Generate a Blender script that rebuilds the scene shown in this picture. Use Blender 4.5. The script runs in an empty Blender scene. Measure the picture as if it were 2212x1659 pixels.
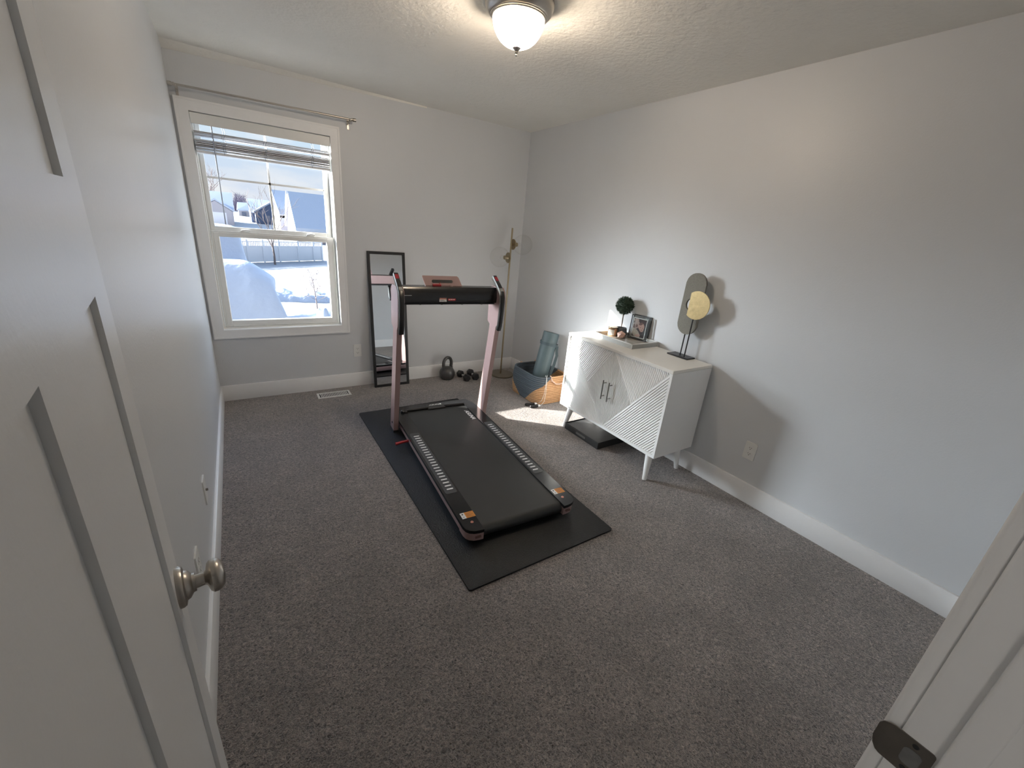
import bpy, bmesh, math, random
from mathutils import Vector, Matrix, noise
PI = math.pi
sc = bpy.context.scene
COL = sc.collection

# ------------------------------------------------------------------ helpers
class B:
    """collects shapes in one bmesh, linked as ONE mesh object"""
    def __init__(s):
        s.bm = bmesh.new()
    def _mi(s, faces, mi):
        for f in faces:
            f.material_index = mi
    def quad(s, pts, mi=0):
        f = s.bm.faces.new([s.bm.verts.new(p) for p in pts]); f.material_index = mi
        return f
    def box(s, lo, hi, mi=0, bev=0.0, M=None, seg=1):
        t = bmesh.new()
        xs, ys, zs = zip(lo, hi)
        v = [t.verts.new((x, y, z)) for x in xs for y in ys for z in zs]
        for q in ((0,1,3,2), (4,6,7,5), (0,4,5,1), (2,3,7,6), (0,2,6,4), (1,5,7,3)):
            t.faces.new([v[i] for i in q])
        if bev > 0:
            bmesh.ops.bevel(t, geom=list(t.edges), offset=bev, segments=seg, affect='EDGES', profile=0.5)
        s._merge(t, mi, M)
    def _merge(s, t, mi, M=None):
        bmesh.ops.recalc_face_normals(t, faces=list(t.faces))
        mp = {}
        for v in t.verts:
            mp[v] = s.bm.verts.new(M @ v.co if M else v.co)
        for f in t.faces:
            try:
                g = s.bm.faces.new([mp[v] for v in f.verts]); g.material_index = mi
            except ValueError:
                pass
        t.free()
    def prism(s, poly, o, u, v, w, mi=0, bev=0.0, seg=1, M=None):
        """poly in (u,v) axes at origin o, extruded by vector w"""
        o, u, v, w = Vector(o), Vector(u), Vector(v), Vector(w)
        t = bmesh.new()
        a = [t.verts.new(o + u*p[0] + v*p[1]) for p in poly]
        b = [t.verts.new(o + u*p[0] + v*p[1] + w) for p in poly]
        n = len(poly)
        t.faces.new(a); t.faces.new(b[::-1])
        for i in range(n):
            t.faces.new((a[i], a[(i+1) % n], b[(i+1) % n], b[i]))
        if bev > 0:
            es = [e for e in t.edges if len(e.link_faces) == 2 and e.calc_face_angle(0) > 0.6]
            bmesh.ops.bevel(t, geom=es, offset=bev, segments=seg, affect='EDGES', profile=0.5)
        s._merge(t, mi, M)
    def lathe(s, prof, o=(0,0,0), axis=(0,0,1), n=32, mi=0, closed=False):
        ax = Vector(axis).normalized()
        e1 = ax.orthogonal().normalized(); e2 = ax.cross(e1)
        o = Vector(o); rings = []
        for r, h in prof:
            if r < 1e-6:
                rings.append([s.bm.verts.new(o + ax*h)])
            else:
                rings.append([s.bm.verts.new(o + ax*h + (e1*math.cos(2*PI*k/n) + e2*math.sin(2*PI*k/n))*r) for k in range(n)])
        pairs = list(zip(rings, rings[1:]))
        if closed: pairs.append((rings[-1], rings[0]))
        for a, b in pairs:
            for k in range(n):
                k2 = (k+1) % n
                if len(a) == 1 and len(b) == 1: continue
                if len(a) == 1: q = (a[0], b[k2], b[k])
                elif len(b) == 1: q = (a[k], a[k2], b[0])
                else: q = (a[k], a[k2], b[k2], b[k])
                f = s.bm.faces.new(q); f.material_index = mi
    def tube(s, pts, r, n=10, mi=0, loop=False, cap=True, sec=None):
        """tube along pts; r number or list; sec = optional section polygon [(a,b)] scaled by r"""
        pts = [Vector(p) for p in pts]; m = len(pts)
        rs = r if isinstance(r, (list, tuple)) else [r]*m
        rings = []; prev = None
        for i, p in enumerate(pts):
            if loop: t = pts[(i+1) % m] - pts[i-1]
            else: t = pts[min(i+1, m-1)] - pts[max(i-1, 0)]
            t.normalize()
            if prev is None:
                e1 = t.orthogonal().normalized()
                if abs(t.z) < 0.95: e1 = (Vector((0,0,1)) - t*t.z).normalized()
            else:
                e1 = (prev - t*prev.dot(t)).normalized()
            prev = e1; e2 = t.cross(e1)
            if sec: rings.append([s.bm.verts.new(p + (e1*a + e2*b)*rs[i]) for a, b in sec])
            else: rings.append([s.bm.verts.new(p + (e1*math.cos(2*PI*k/n) + e2*math.sin(2*PI*k/n))*rs[i]) for k in range(n)])
        nn = len(rings[0])
        pr = list(zip(rings, rings[1:]))
        if loop: pr.append((rings[-1], rings[0]))
        for a, b in pr:
            for k in range(nn):
                f = s.bm.faces.new((a[k], a[(k+1) % nn], b[(k+1) % nn], b[k])); f.material_index = mi
        if cap and not loop:
            f = s.bm.faces.new(rings[0][::-1]); f.material_index = mi
            f = s.bm.faces.new(rings[-1]); f.material_index = mi
    def sphere(s, c, r, u=20, v=12, mi=0, sc3=(1,1,1)):
        prof = [(r*math.sin(PI*i/v), -r*math.cos(PI*i/v)) for i in range(v+1)]
        prof[0] = (0, -r); prof[-1] = (0, r)
        k = len(s.bm.verts)
        s.lathe(prof, (0,0,0), (0,0,1), u, mi)
        s.bm.verts.ensure_lookup_table()
        for i in range(k, len(s.bm.verts)):
            w = s.bm.verts[i]; w.co = Vector((w.co.x*sc3[0], w.co.y*sc3[1], w.co.z*sc3[2])) + Vector(c)
    def build(s, name, mats, parent=None, world=True, smooth=35, recalc=True):
        me = bpy.data.meshes.new(name)
        if parent is not None and world:
            p = parent
            off = Vector((0,0,0))
            while p is not None:
                off += p.location; p = p.parent
            for v in s.bm.verts: v.co -= off
        if recalc: bmesh.ops.recalc_face_normals(s.bm, faces=list(s.bm.faces))
        s.bm.to_mesh(me); s.bm.free()
        if not isinstance(mats, (list, tuple)): mats = [mats]
        for m in mats: me.materials.append(m)
        if smooth:
            for p in me.polygons: p.use_smooth = True
            me.set_sharp_from_angle(angle=math.radians(smooth))
        o = bpy.data.objects.new(name, me); COL.objects.link(o)
        if parent is not None: o.parent = parent
        return o

def tag(o, label, cat, group=None, kind=None):
    o['label'] = label; o['category'] = cat
    if group: o['group'] = group
    if kind: o['kind'] = kind
    return o
def struct(o):
    o['kind'] = 'structure'; return o
def thing(name, label, cat, loc=(0,0,0), rz=0, group=None):
    o = bpy.data.objects.new(name, None); COL.objects.link(o)
    o.empty_display_size = 0.05
    o.location = loc; o.rotation_euler = (0,0,rz)
    return tag(o, label, cat, group)
def dup(root, loc, label, rz=None):
    r = root.copy(); COL.objects.link(r); r.location = loc; r['label'] = label
    if rz is not None: r.rotation_euler = (0,0,rz)
    for ch in list(root.children):
        c = ch.copy(); COL.objects.link(c); c.parent = r
        for g in ch.children:
            d = g.copy(); COL.objects.link(d); d.parent = c
    return r
def rrect(x0, y0, x1, y1, r, n=5):
    out = []
    for cx, cy, a0 in ((x1-r, y1-r, 0), (x0+r, y1-r, 90), (x0+r, y0+r, 180), (x1-r, y0+r, 270)):
        for k in range(n+1):
            a = math.radians(a0 + 90*k/n); out.append((cx + r*math.cos(a), cy + r*math.sin(a)))
    return out

# ------------------------------------------------------------------ materials
def new_mat(name):
    m = bpy.data.materials.new(name); m.use_nodes = True
    nt = m.node_tree; nt.nodes.clear()
    out = nt.nodes.new('ShaderNodeOutputMaterial')
    return m, nt, out
def principled(name, col, rough=0.5, metal=0.0, spec=0.5, var=0.0, vscale=30.0, bump=0.0, bscale=200.0, bdist=0.001, coat=0.0, bdetail=3):
    m, nt, out = new_mat(name)
    p = nt.nodes.new('ShaderNodeBsdfPrincipled'); nt.links.new(p.outputs[0], out.inputs[0])
    p.inputs['Base Color'].default_value = (*col, 1); p.inputs['Roughness'].default_value = rough
    p.inputs['Metallic'].default_value = metal; p.inputs['Specular IOR Level'].default_value = spec
    p.inputs['Coat Weight'].default_value = coat
    tc = nt.nodes.new('ShaderNodeTexCoord')
    n = nt.nodes.new('ShaderNodeTexNoise'); n.inputs['Scale'].default_value = vscale; n.inputs['Detail'].default_value = 4
    nt.links.new(tc.outputs['Object'], n.inputs['Vector'])
    mx = nt.nodes.new('ShaderNodeMix'); mx.data_type = 'RGBA'
    v = max(var, 0.02)
    mx.inputs[6].default_value = (*[c*(1-v) for c in col], 1); mx.inputs[7].default_value = (*[min(1, c*(1+v)) for c in col], 1)
    nt.links.new(n.outputs['Fac'], mx.inputs[0]); nt.links.new(mx.outputs[2], p.inputs['Base Color'])
    if bump > 0:
        b = nt.nodes.new('ShaderNodeTexNoise'); b.inputs['Scale'].default_value = bscale; b.inputs['Detail'].default_value = bdetail
        nt.links.new(tc.outputs['Object'], b.inputs['Vector'])
        bp = nt.nodes.new('ShaderNodeBump'); bp.inputs['Strength'].default_value = bump; bp.inputs['Distance'].default_value = bdist
        nt.links.new(b.outputs['Fac'], bp.inputs['Height']); nt.links.new(bp.outputs[0], p.inputs['Normal'])
    return m
def emission(name, col, strength):
    m, nt, out = new_mat(name)
    e = nt.nodes.new('ShaderNodeEmission'); e.inputs[0].default_value = (*col, 1); e.inputs[1].default_value = strength
    nt.links.new(e.outputs[0], out.inputs[0]); return m
def thin_glass(name, tint=(0.97,0.98,0.98), refl=0.06, rough=0.0):
    m, nt, out = new_mat(name)
    t = nt.nodes.new('ShaderNodeBsdfTransparent'); t.inputs[0].default_value = (*tint, 1)
    g = nt.nodes.new('ShaderNodeBsdfGlossy'); g.inputs['Roughness'].default_value = rough
    lw = nt.nodes.new('ShaderNodeLayerWeight'); lw.inputs[0].default_value = 0.25
    ml = nt.nodes.new('ShaderNodeMath'); ml.operation = 'MULTIPLY_ADD'; ml.inputs[1].default_value = 0.55; ml.inputs[2].default_value = refl
    nt.links.new(lw.outputs['Facing'], ml.inputs[0])
    pw = nt.nodes.new('ShaderNodeMath'); pw.operation = 'POWER'; pw.inputs[1].default_value = 1.6
    nt.links.new(ml.outputs[0], pw.inputs[0])
    ad = nt.nodes.new('ShaderNodeMath'); ad.operation = 'ADD'; ad.inputs[1].default_value = refl*0.5; ad.use_clamp = True
    nt.links.new(pw.outputs[0], ad.inputs[0])
    mx = nt.nodes.new('ShaderNodeMixShader'); nt.links.new(ad.outputs[0], mx.inputs[0])
    nt.links.new(t.outputs[0], mx.inputs[1]); nt.links.new(g.outputs[0], mx.inputs[2]); nt.links.new(mx.outputs[0], out.inputs[0])
    return m

M = {}
WALLC = (0.63, 0.645, 0.665)
M['wall'] = principled('wall paint grey', WALLC, rough=0.42, spec=0.5, var=0.015, vscale=3, bump=0.35, bscale=130, bdist=0.0012)
M['wall_left'] = principled('wall paint grey satin', WALLC, rough=0.36, spec=0.4, var=0.015, vscale=3, bump=0.5, bscale=110, bdist=0.0014)
M['ceiling'] = principled('textured ceiling', (0.84, 0.82, 0.77), rough=0.85, spec=0.2, var=0.03, vscale=6, bump=0.55, bscale=42, bdist=0.007, bdetail=6)
M['trim'] = principled('white trim paint', (0.84, 0.84, 0.84), rough=0.4, var=0.01)
M['door'] = principled('door paint white', (0.74, 0.75, 0.76), rough=0.33, spec=0.55, var=0.02, vscale=5, bump=0.3, bscale=150, bdist=0.0009)
M['vinyl'] = principled('white vinyl', (0.78, 0.78, 0.76), rough=0.35)
M['blind'] = principled('white blind slats', (0.75, 0.76, 0.78), rough=0.4)
M['wand'] = principled('grey clear plastic', (0.32, 0.35, 0.42), rough=0.25)
M['glass'] = thin_glass('window glass', (0.985,0.99,0.99), 0.02)
M['globe'] = thin_glass('clear globe glass', (0.99,0.99,0.985), 0.03, 0.02)
M['nickel'] = principled('brushed nickel', (0.50, 0.47, 0.43), rough=0.32, metal=1.0, var=0.06, vscale=60)
M['darknickel'] = principled('dark bronze steel', (0.23, 0.21, 0.19), rough=0.38, metal=1.0, var=0.15, vscale=40)
M['brass'] = principled('antique brass', (0.40, 0.33, 0.22), rough=0.38, metal=1.0, var=0.1)
M['lampbase'] = principled('aged brass base', (0.26, 0.23, 0.18), rough=0.5, metal=0.6, var=0.15)
M['black'] = principled('black plastic', (0.012, 0.013, 0.014), rough=0.38, spec=0.5)
M['gloss_black'] = principled('gloss black plastic', (0.010, 0.0105, 0.012), rough=0.22, spec=0.55)
M['belt'] = principled('running belt', (0.020, 0.021, 0.021), rough=0.5, spec=0.5, var=0.15, vscale=8, bump=0.3, bscale=900, bdist=0.0006)
M['footpad'] = principled('grey grip pad', (0.045, 0.047, 0.05), rough=0.45)
M['white'] = principled('white plastic', (0.75, 0.75, 0.74), rough=0.4)
M['pink'] = principled('rose pink metal', (0.40, 0.275, 0.265), rough=0.34, spec=0.6, metal=0.25)
M['red'] = principled('red plastic', (0.35, 0.02, 0.03), rough=0.35)
M['steel'] = principled('steel plate', (0.55, 0.55, 0.52), rough=0.25, metal=1.0)
M['orange'] = principled('orange sticker', (0.62, 0.24, 0.04), rough=0.5)
M['copper'] = principled('copper screw', (0.62, 0.28, 0.22), rough=0.35, metal=0.5)
M['mat'] = principled('black rubber mat', (0.009, 0.0095, 0.011), rough=0.5, spec=0.35, bump=0.9, bscale=220, bdist=0.003, bdetail=2)
M['cabinet'] = principled('white cabinet paint', (0.84, 0.84, 0.83), rough=0.45, var=0.015, vscale=12)
M['cabtop'] = principled('cream cabinet top', (0.82, 0.80, 0.75), rough=0.4, var=0.03, vscale=8)
M['handle'] = principled('satin steel pull', (0.34, 0.33, 0.31), rough=0.3, metal=1.0)
M['blackmetal'] = principled('black metal', (0.013, 0.014, 0.018), rough=0.4)
M['stone'] = principled('grey textured stone', (0.19, 0.185, 0.16), rough=0.7, var=0.25, vscale=120, bump=0.5, bscale=300, bdist=0.001)
M['gold'] = principled('hammered gold', (0.56, 0.43, 0.22), rough=0.35, metal=0.75, var=0.2, vscale=45, bump=0.5, bscale=40, bdist=0.002)
M['tray'] = principled('grey shagreen', (0.40, 0.41, 0.40), rough=0.5, var=0.12, vscale=150)
M['traytrim'] = principled('white inlay', (0.72, 0.72, 0.70), rough=0.4)
M['traybase'] = principled('marbled tray base', (0.36, 0.33, 0.29), rough=0.22, var=0.45, vscale=18)
M['candleglass'] = principled('rose copper candle glass', (0.62, 0.40, 0.24), rough=0.15, metal=0.6)
M['candlelabel'] = principled('pearl candle label', (0.80, 0.76, 0.68), rough=0.25)
M['stoneg'] = principled('rose mineral', (0.66, 0.42, 0.33), rough=0.35, var=0.4, vscale=30)
M['leaf'] = principled('boxwood green', (0.030, 0.060, 0.035), rough=0.55, var=0.4, vscale=60)
M['stem'] = principled('brown stem', (0.10, 0.07, 0.04), rough=0.8)
M['pot'] = principled('charcoal pot', (0.10, 0.11, 0.12), rough=0.6, var=0.2)
M['frame_metal'] = principled('dark pewter frame', (0.08, 0.085, 0.09), rough=0.3, metal=0.6)
M['acrylic'] = thin_glass('frame glass', (0.93,0.95,0.95), 0.08)
M['paper'] = principled('white mat board', (0.75, 0.75, 0.74), rough=0.6)
M['ph_dark'] = principled('photo dark', (0.055, 0.045, 0.05), rough=0.3)
M['ph_skin'] = principled('photo skin', (0.52, 0.32, 0.27), rough=0.3, var=0.2, vscale=60)
M['ph_skin2'] = principled('photo pale skin', (0.42, 0.32, 0.29), rough=0.3, var=0.3, vscale=60)
M['ph_knit'] = principled('photo knit', (0.42, 0.36, 0.29), rough=0.3, var=0.4, vscale=200)
M['ph_shade'] = principled('photo brown', (0.16, 0.09, 0.08), rough=0.3)
M['darktray'] = principled('charcoal wood tray', (0.030, 0.031, 0.032), rough=0.42, var=0.3, vscale=40)
M['traygrey'] = principled('grey worn wood', (0.15, 0.15, 0.15), rough=0.5, var=0.3, vscale=60)
M['mirror'] = principled('mirror silver', (0.86, 0.88, 0.89), rough=0.015, metal=1.0)
M['kettle'] = principled('grey iron', (0.10, 0.10, 0.10), rough=0.38, metal=0.5, bump=0.2, bscale=200, bdist=0.0006)
M['rubber'] = principled('black rubber', (0.012, 0.012, 0.013), rough=0.5)
M['chrome'] = principled('chrome', (0.7, 0.7, 0.68), rough=0.18, metal=1.0)
M['yoga'] = principled('slate teal foam', (0.075, 0.108, 0.117), rough=0.5, var=0.05, bump=0.3, bscale=500, bdist=0.0006)
M['strap'] = principled('dark teal strap', (0.055, 0.08, 0.09), rough=0.7)
M['rope'] = principled('blush cotton rope', (0.60, 0.40, 0.30), rough=0.8)
M['vent'] = principled('white vent metal', (0.72, 0.72, 0.70), rough=0.4)
M['dark'] = principled('dark slot', (0.02, 0.022, 0.024), rough=0.7)
M['plate'] = principled('white wall plate', (0.74, 0.74, 0.72), rough=0.35)
M['slate'] = principled('dark skin against bounce', (0.07, 0.075, 0.085), rough=0.7)  # kept dark so the added outer skin throws little sun onto the drift
M['yard'] = principled('snow darkened where sunlit', (0.27, 0.28, 0.30), rough=0.75, spec=0.2, bump=0.4, bscale=6, bdist=0.05)  # sunlit copy of the snow, colour darkened to offset the strong sun
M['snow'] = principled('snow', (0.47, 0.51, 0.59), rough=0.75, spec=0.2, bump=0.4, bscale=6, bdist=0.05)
M['siding'] = principled('pale siding', (0.42, 0.40, 0.43), rough=0.7)
M['siding_blue'] = principled('navy siding', (0.10, 0.13, 0.21), rough=0.7)
M['brickwall'] = principled('tan shingle wall', (0.40, 0.33, 0.33), rough=0.8, var=0.3, vscale=8)
M['fence'] = principled('white vinyl fence', (0.72, 0.73, 0.77), rough=0.5)
M['bark'] = principled('grey brown bark', (0.20, 0.16, 0.15), rough=0.9, var=0.2)
M['dryleaf'] = principled('dry brown leaves', (0.22, 0.14, 0.11), rough=0.9)
M['woods'] = principled('grey violet twigs', (0.16, 0.14, 0.19), rough=0.9)
M['darkwin'] = principled('dark house glass', (0.10, 0.12, 0.18), rough=0.2)
M['hall'] = principled('hall paint', (0.6, 0.6, 0.6), rough=0.6)

def carpet():
    m, nt, out = new_mat('taupe plush carpet')
    p = nt.nodes.new('ShaderNodeBsdfPrincipled'); nt.links.new(p.outputs[0], out.inputs[0])
    p.inputs['Roughness'].default_value = 0.95; p.inputs['Specular IOR Level'].default_value = 0.05
    p.inputs['Sheen Weight'].default_value = 0.7; p.inputs['Sheen Roughness'].default_value = 0.5
    tc = nt.nodes.new('ShaderNodeTexCoord')
    w = nt.nodes.new('ShaderNodeTexNoise'); w.inputs['Scale'].default_value = 60; w.inputs['Detail'].default_value = 2
    nt.links.new(tc.outputs['Object'], w.inputs['Vector'])
    ws = nt.nodes.new('ShaderNodeVectorMath'); ws.operation = 'SCALE'; ws.inputs['Scale'].default_value = 0.012
    nt.links.new(w.outputs['Color'], ws.inputs[0])
    ad = nt.nodes.new('ShaderNodeVectorMath'); ad.operation = 'ADD'
    nt.links.new(tc.outputs['Object'], ad.inputs[0]); nt.links.new(ws.outputs[0], ad.inputs[1])
    n = nt.nodes.new('ShaderNodeTexNoise'); n.inputs['Scale'].default_value = 112; n.inputs['Detail'].default_value = 4; n.inputs['Roughness'].default_value = 0.62; n.inputs['Distortion'].default_value = 1.2
    nt.links.new(ad.outputs[0], n.inputs['Vector'])
    cr = nt.nodes.new('ShaderNodeValToRGB')
    e = cr.color_ramp.elements
    e[0].position = 0.37; e[0].color = (0.040, 0.033, 0.032, 1)  # dark end paints shade between the tufts into the colour
    e[1].position = 0.66; e[1].color = (0.58, 0.50, 0.455, 1)
    x = cr.color_ramp.elements.new(0.50); x.color = (0.25, 0.21, 0.19, 1)
    nt.links.new(n.outputs['Fac'], cr.inputs[0])
    # pile lean patches
    n2 = nt.nodes.new('ShaderNodeTexNoise'); n2.inputs['Scale'].default_value = 5; n2.inputs['Detail'].default_value = 3
    nt.links.new(tc.outputs['Object'], n2.inputs['Vector'])
    mr = nt.nodes.new('ShaderNodeMapRange'); mr.inputs[1].default_value = 0.3; mr.inputs[2].default_value = 0.7; mr.inputs[3].default_value = 0.82; mr.inputs[4].default_value = 1.18
    nt.links.new(n2.outputs['Fac'], mr.inputs[0])
    mx = nt.nodes.new('ShaderNodeMix'); mx.data_type = 'RGBA'; mx.blend_type = 'MULTIPLY'; mx.inputs[0].default_value = 1
    nt.links.new(cr.outputs[0], mx.inputs[6]); nt.links.new(mr.outputs[0], mx.inputs[7])
    nt.links.new(mx.outputs[2], p.inputs['Base Color'])
    bp = nt.nodes.new('ShaderNodeBump'); bp.inputs['Strength'].default_value = 1.0; bp.inputs['Distance'].default_value = 0.02
    nt.links.new(n.outputs['Fac'], bp.inputs['Height']); nt.links.new(bp.outputs[0], p.inputs['Normal'])
    return m
M['carpet'] = carpet()

def basket_mat():
    """coiled basket: an inverted slate triangle on natural cane; object space is the basket's own"""
    m, nt, out = new_mat('slate and natural coils')
    p = nt.nodes.new('ShaderNodeBsdfPrincipled'); nt.links.new(p.outputs[0], out.inputs[0]); p.inputs['Roughness'].default_value = 0.6
    tc = nt.nodes.new('ShaderNodeTexCoord'); sx = nt.nodes.new('ShaderNodeSeparateXYZ'); nt.links.new(tc.outputs['Object'], sx.inputs[0])
    def mth(op, a, b=None):
        k = nt.nodes.new('ShaderNodeMath'); k.operation = op
        for i, q in enumerate((a, b)):
            if q is None: continue
            if isinstance(q, (int, float)): k.inputs[i].default_value = q
            else: nt.links.new(q, k.inputs[i])
        return k.outputs[0]
    # perimeter coordinate: local y minus distance round the near corner
    pc = mth('SUBTRACT', sx.outputs['Y'], mth('MULTIPLY', mth('MAXIMUM', mth('ADD', sx.outputs['X'], 0.13), 0.0), 0.85))
    d = mth('ABSOLUTE', mth('ADD', pc, 0.005))
    thr = mth('SUBTRACT', mth('MULTIPLY', d, 0.95), 0.04)
    dark = mth('GREATER_THAN', sx.outputs['Z'], thr)
    n = nt.nodes.new('ShaderNodeTexNoise'); n.inputs['Scale'].default_value = 90; nt.links.new(tc.outputs['Object'], n.inputs['Vector'])
    c1 = nt.nodes.new('ShaderNodeMix'); c1.data_type = 'RGBA'; c1.inputs[6].default_value = (0.40,0.21,0.09,1); c1.inputs[7].default_value = (0.62,0.37,0.19,1)
    nt.links.new(n.outputs['Fac'], c1.inputs[0])
    c2 = nt.nodes.new('ShaderNodeMix'); c2.data_type = 'RGBA'; c2.inputs[7].default_value = (0.075,0.095,0.115,1)
    nt.links.new(dark, c2.inputs[0]); nt.links.new(c1.outputs[2], c2.inputs[6]); nt.links.new(c2.outputs[2], p.inputs['Base Color'])
    return m
M['basket'] = basket_mat()

def bowl_mat():
    m, nt, out = new_mat('frosted amber glass')
    t = nt.nodes.new('ShaderNodeBsdfTranslucent'); t.inputs[0].default_value = (1.0, 0.93, 0.74, 1)
    d = nt.nodes.new('ShaderNodeBsdfPrincipled'); d.inputs['Base Color'].default_value = (0.8,0.74,0.6,1); d.inputs['Roughness'].default_value = 0.25
    tr = nt.nodes.new('ShaderNodeBsdfTransparent'); tr.inputs[0].default_value = (1.0, 0.95, 0.85, 1)
    a = nt.nodes.new('ShaderNodeMixShader'); a.inputs[0].default_value = 0.25
    nt.links.new(t.outputs[0], a.inputs[1]); nt.links.new(d.outputs[0], a.inputs[2])
    b = nt.nodes.new('ShaderNodeMixShader'); b.inputs[0].default_value = 0.30
    nt.links.new(a.outputs[0], b.inputs[1]); nt.links.new(tr.outputs[0], b.inputs[2]); nt.links.new(b.outputs[0], out.inputs[0])
    return m
M['bowl'] = bowl_mat()
M['bulb'] = emission('bulb glow', (1.0, 0.87, 0.76), 1050.0)

# ------------------------------------------------------------------ room shell
XL, XR, YB, YF, H = -0.242, 2.586, 3.874, -0.007, 2.44
WT = 0.175
b = B(); b.box((XL-0.1, -1.7, -0.12), (XR+0.1, YB+WT, 0.0)); struct(b.build('floor', M['carpet']))
b = B(); b.box((XL-0.1, YF-0.11, H), (XR+0.1, YB+WT, H+0.1)); struct(b.build('ceiling', M['ceiling']))
b = B(); b.box((XL-0.12, YF-0.11, 0), (XL, YB+WT, H)); struct(b.build('wall_left', M['wall_left']))
b = B(); b.box((XR, YF-0.11, 0), (XR+0.12, YB+WT, H)); struct(b.build('wall_right', M['wall']))
# back wall with the window opening
OX0, OX1, OZ0, OZ1 = -0.165, 0.728, 0.588, 2.094
b = B()
b.box((XL, YB, 0), (OX0, YB+WT, H)); b.box((OX1, YB, 0), (XR, YB+WT, H))
b.box((OX0, YB, 0), (OX1, YB+WT, OZ0)); b.box((OX0, YB, OZ1), (OX1, YB+WT, H))
struct(b.build('wall_back', M['wall']))
# front wall with the door opening
DX0, DX1, DZ = -0.132, 0.67, 2.06
b = B()
b.box((XL, YF-0.11, 0), (DX0, YF, H)); b.box((DX1, YF-0.11, 0), (XR, YF, H)); b.box((DX0, YF-0.11, DZ), (DX1, YF, H))
struct(b.build('wall_front', M['wall']))
# hall outside the door
b = B()
b.box((-1.2, -1.75, 0), (2.2, -1.65, H)); b.box((-1.3, -1.75, 0), (-1.2, YF-0.11, H)); b.box((2.2, -1.75, 0), (2.3, YF-0.11, H))
b.box((-1.2, YF-0.115, 0), (XL, YF-0.11, H)); b.box((-1.2, -1.7, -0.1), (XL-0.1, YF-0.11, 0.0))
struct(b.build('wall_hall', M['hall']))
b = B(); b.box((-1.3, -1.75, H), (2.3, YF-0.11, H+0.1)); struct(b.build('ceiling_hall', M['hall']))
# soft bulge where the ceiling meets the back wall at the left corner
b = B()
n = 14
ra = []; rb = []
for i in range(n+1):
    t = i/n; x = XL + 1.75*t; k = (1-t)**1.2
    ra.append(b.bm.verts.new((x, YB-0.001-0.085*k, H-0.001))); rb.append(b.bm.verts.new((x, YB-0.001, H-0.012-0.022*k)))
for i in range(n):
    b.bm.faces.new((ra[i], ra[i+1], rb[i+1], rb[i]))
rc = [b.bm.verts.new((v.co.x, YB+0.01, H+0.01)) for v in ra]
for i in range(n):
    b.bm.faces.new((ra[i+1], ra[i], rc[i], rc[i+1])); b.bm.faces.new((rb[i], rb[i+1], rc[i+1], rc[i]))
struct(b.build('trim_4', M['ceiling'], smooth=20))
# baseboards
def baseboard(name, lo, hi):
    b = B(); b.box(lo, hi, bev=0.004, seg=2); struct(b.build(name, M['trim']))
BBH, BBT = 0.1303, 0.013
baseboard('baseboard_back', (XL, YB-BBT, -0.004), (XR, YB+0.004, BBH))
baseboard('baseboard_right', (XR-BBT, YF, -0.004), (XR+0.004, YB-BBT, BBH))
baseboard('baseboard_left', (XL-0.004, YF, -0.004), (XL+BBT, YB-BBT, BBH))
baseboard('baseboard_front', (0.74, YF-0.004, -0.004), (XR-BBT, YF+BBT, BBH))

# ------------------------------------------------------------------ window
b = B()   # flat casing with a raised back band
cx0, cx1, cz0, cz1 = -0.225, 0.786, 0.529, 2.155
ix0, ix1, iz0, iz1 = -0.155, 0.718, 0.598, 2.084
def ring(b, a0, a1, c0, c1, e0, e1, g0, g1, y0, y1, bev=0.0):
    b.box((a0, y0, c0), (e0, y1, c1), bev=bev); b.box((e1, y0, c0), (a1, y1, c1), bev=bev)
    b.box((e0, y0, c0), (e1, y1, g0), bev=bev); b.box((e0, y0, g1), (e1, y1, c1), bev=bev)
ring(b, cx0, cx1, cz0, cz1, ix0, ix1, iz0, iz1, YB-0.017, YB)
ring(b, cx0-0.001, cx1+0.001, cz0-0.001, cz1+0.001, cx0+0.012, cx1-0.012, cz0+0.012, cz1-0.012, YB-0.021, YB)
struct(b.build('trim_1', M['trim']))
win = bpy.data.objects.new('window_1', None); COL.objects.link(win); win.location = (0.28, YB, iz0); struct(win)
b = B()
ring(b, ix0-0.01, ix1+0.01, iz0-0.01, iz1+0.01, ix0+0.001, ix1-0.001, iz0+0.001, iz1-0.001, YB-0.006, YB+0.05)
ring(b, ix0-0.01, ix1+0.01, iz0-0.01, iz1+0.01, ix0+0.010, ix1-0.010, iz0+0.010, iz1-0.010, YB+0.04, YB+0.172)
ring(b, ix0-0.01, ix1+0.01, iz0-0.01, iz1+0.01, ix0+0.017, ix1-0.017, iz0+0.014, iz1-0.014, YB+0.085, YB+0.093)
b.build('window_frame', M['vinyl'], win)
b = B()
ring(b, ix0+0.013, ix1-0.013, iz0+0.011, 1.336, -0.091, 0.651, 0.659, 1.294, YB+0.047, YB+0.079, bev=0.002)
ring(b, ix0+0.028, ix1-0.028, iz0+0.030, 1.325, -0.093, 0.653, 0.657, 1.296, YB+0.042, YB+0.06, bev=0.002)
sash = b.build('lower_sash', M['vinyl'], win)
for x in (0.075, 0.53):
    b = B(); b.box((x-0.03, YB+0.046, 1.334), (x+0.03, YB+0.074, 1.342), bev=0.002)
    b.tube([(x-0.024, YB+0.052, 1.345), (x+0.005, YB+0.05, 1.351), (x+0.034, YB+0.056, 1.349)], 0.006, 8)
    b.build('sash_lock', M['vinyl'], sash)
b = B()
ring(b, ix0+0.013, ix1-0.013, 1.320, iz1-0.011, -0.111, 0.667, 1.366, 2.035, YB+0.085, YB+0.117, bev=0.002)
b.box((0.2745, YB+0.096, 1.366), (0.2875, YB+0.106, 2.035)); b.box((-0.111, YB+0.096, 1.691), (0.667, YB+0.106, 1.705))
b.build('upper_sash', M['vinyl'], win)
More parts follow.
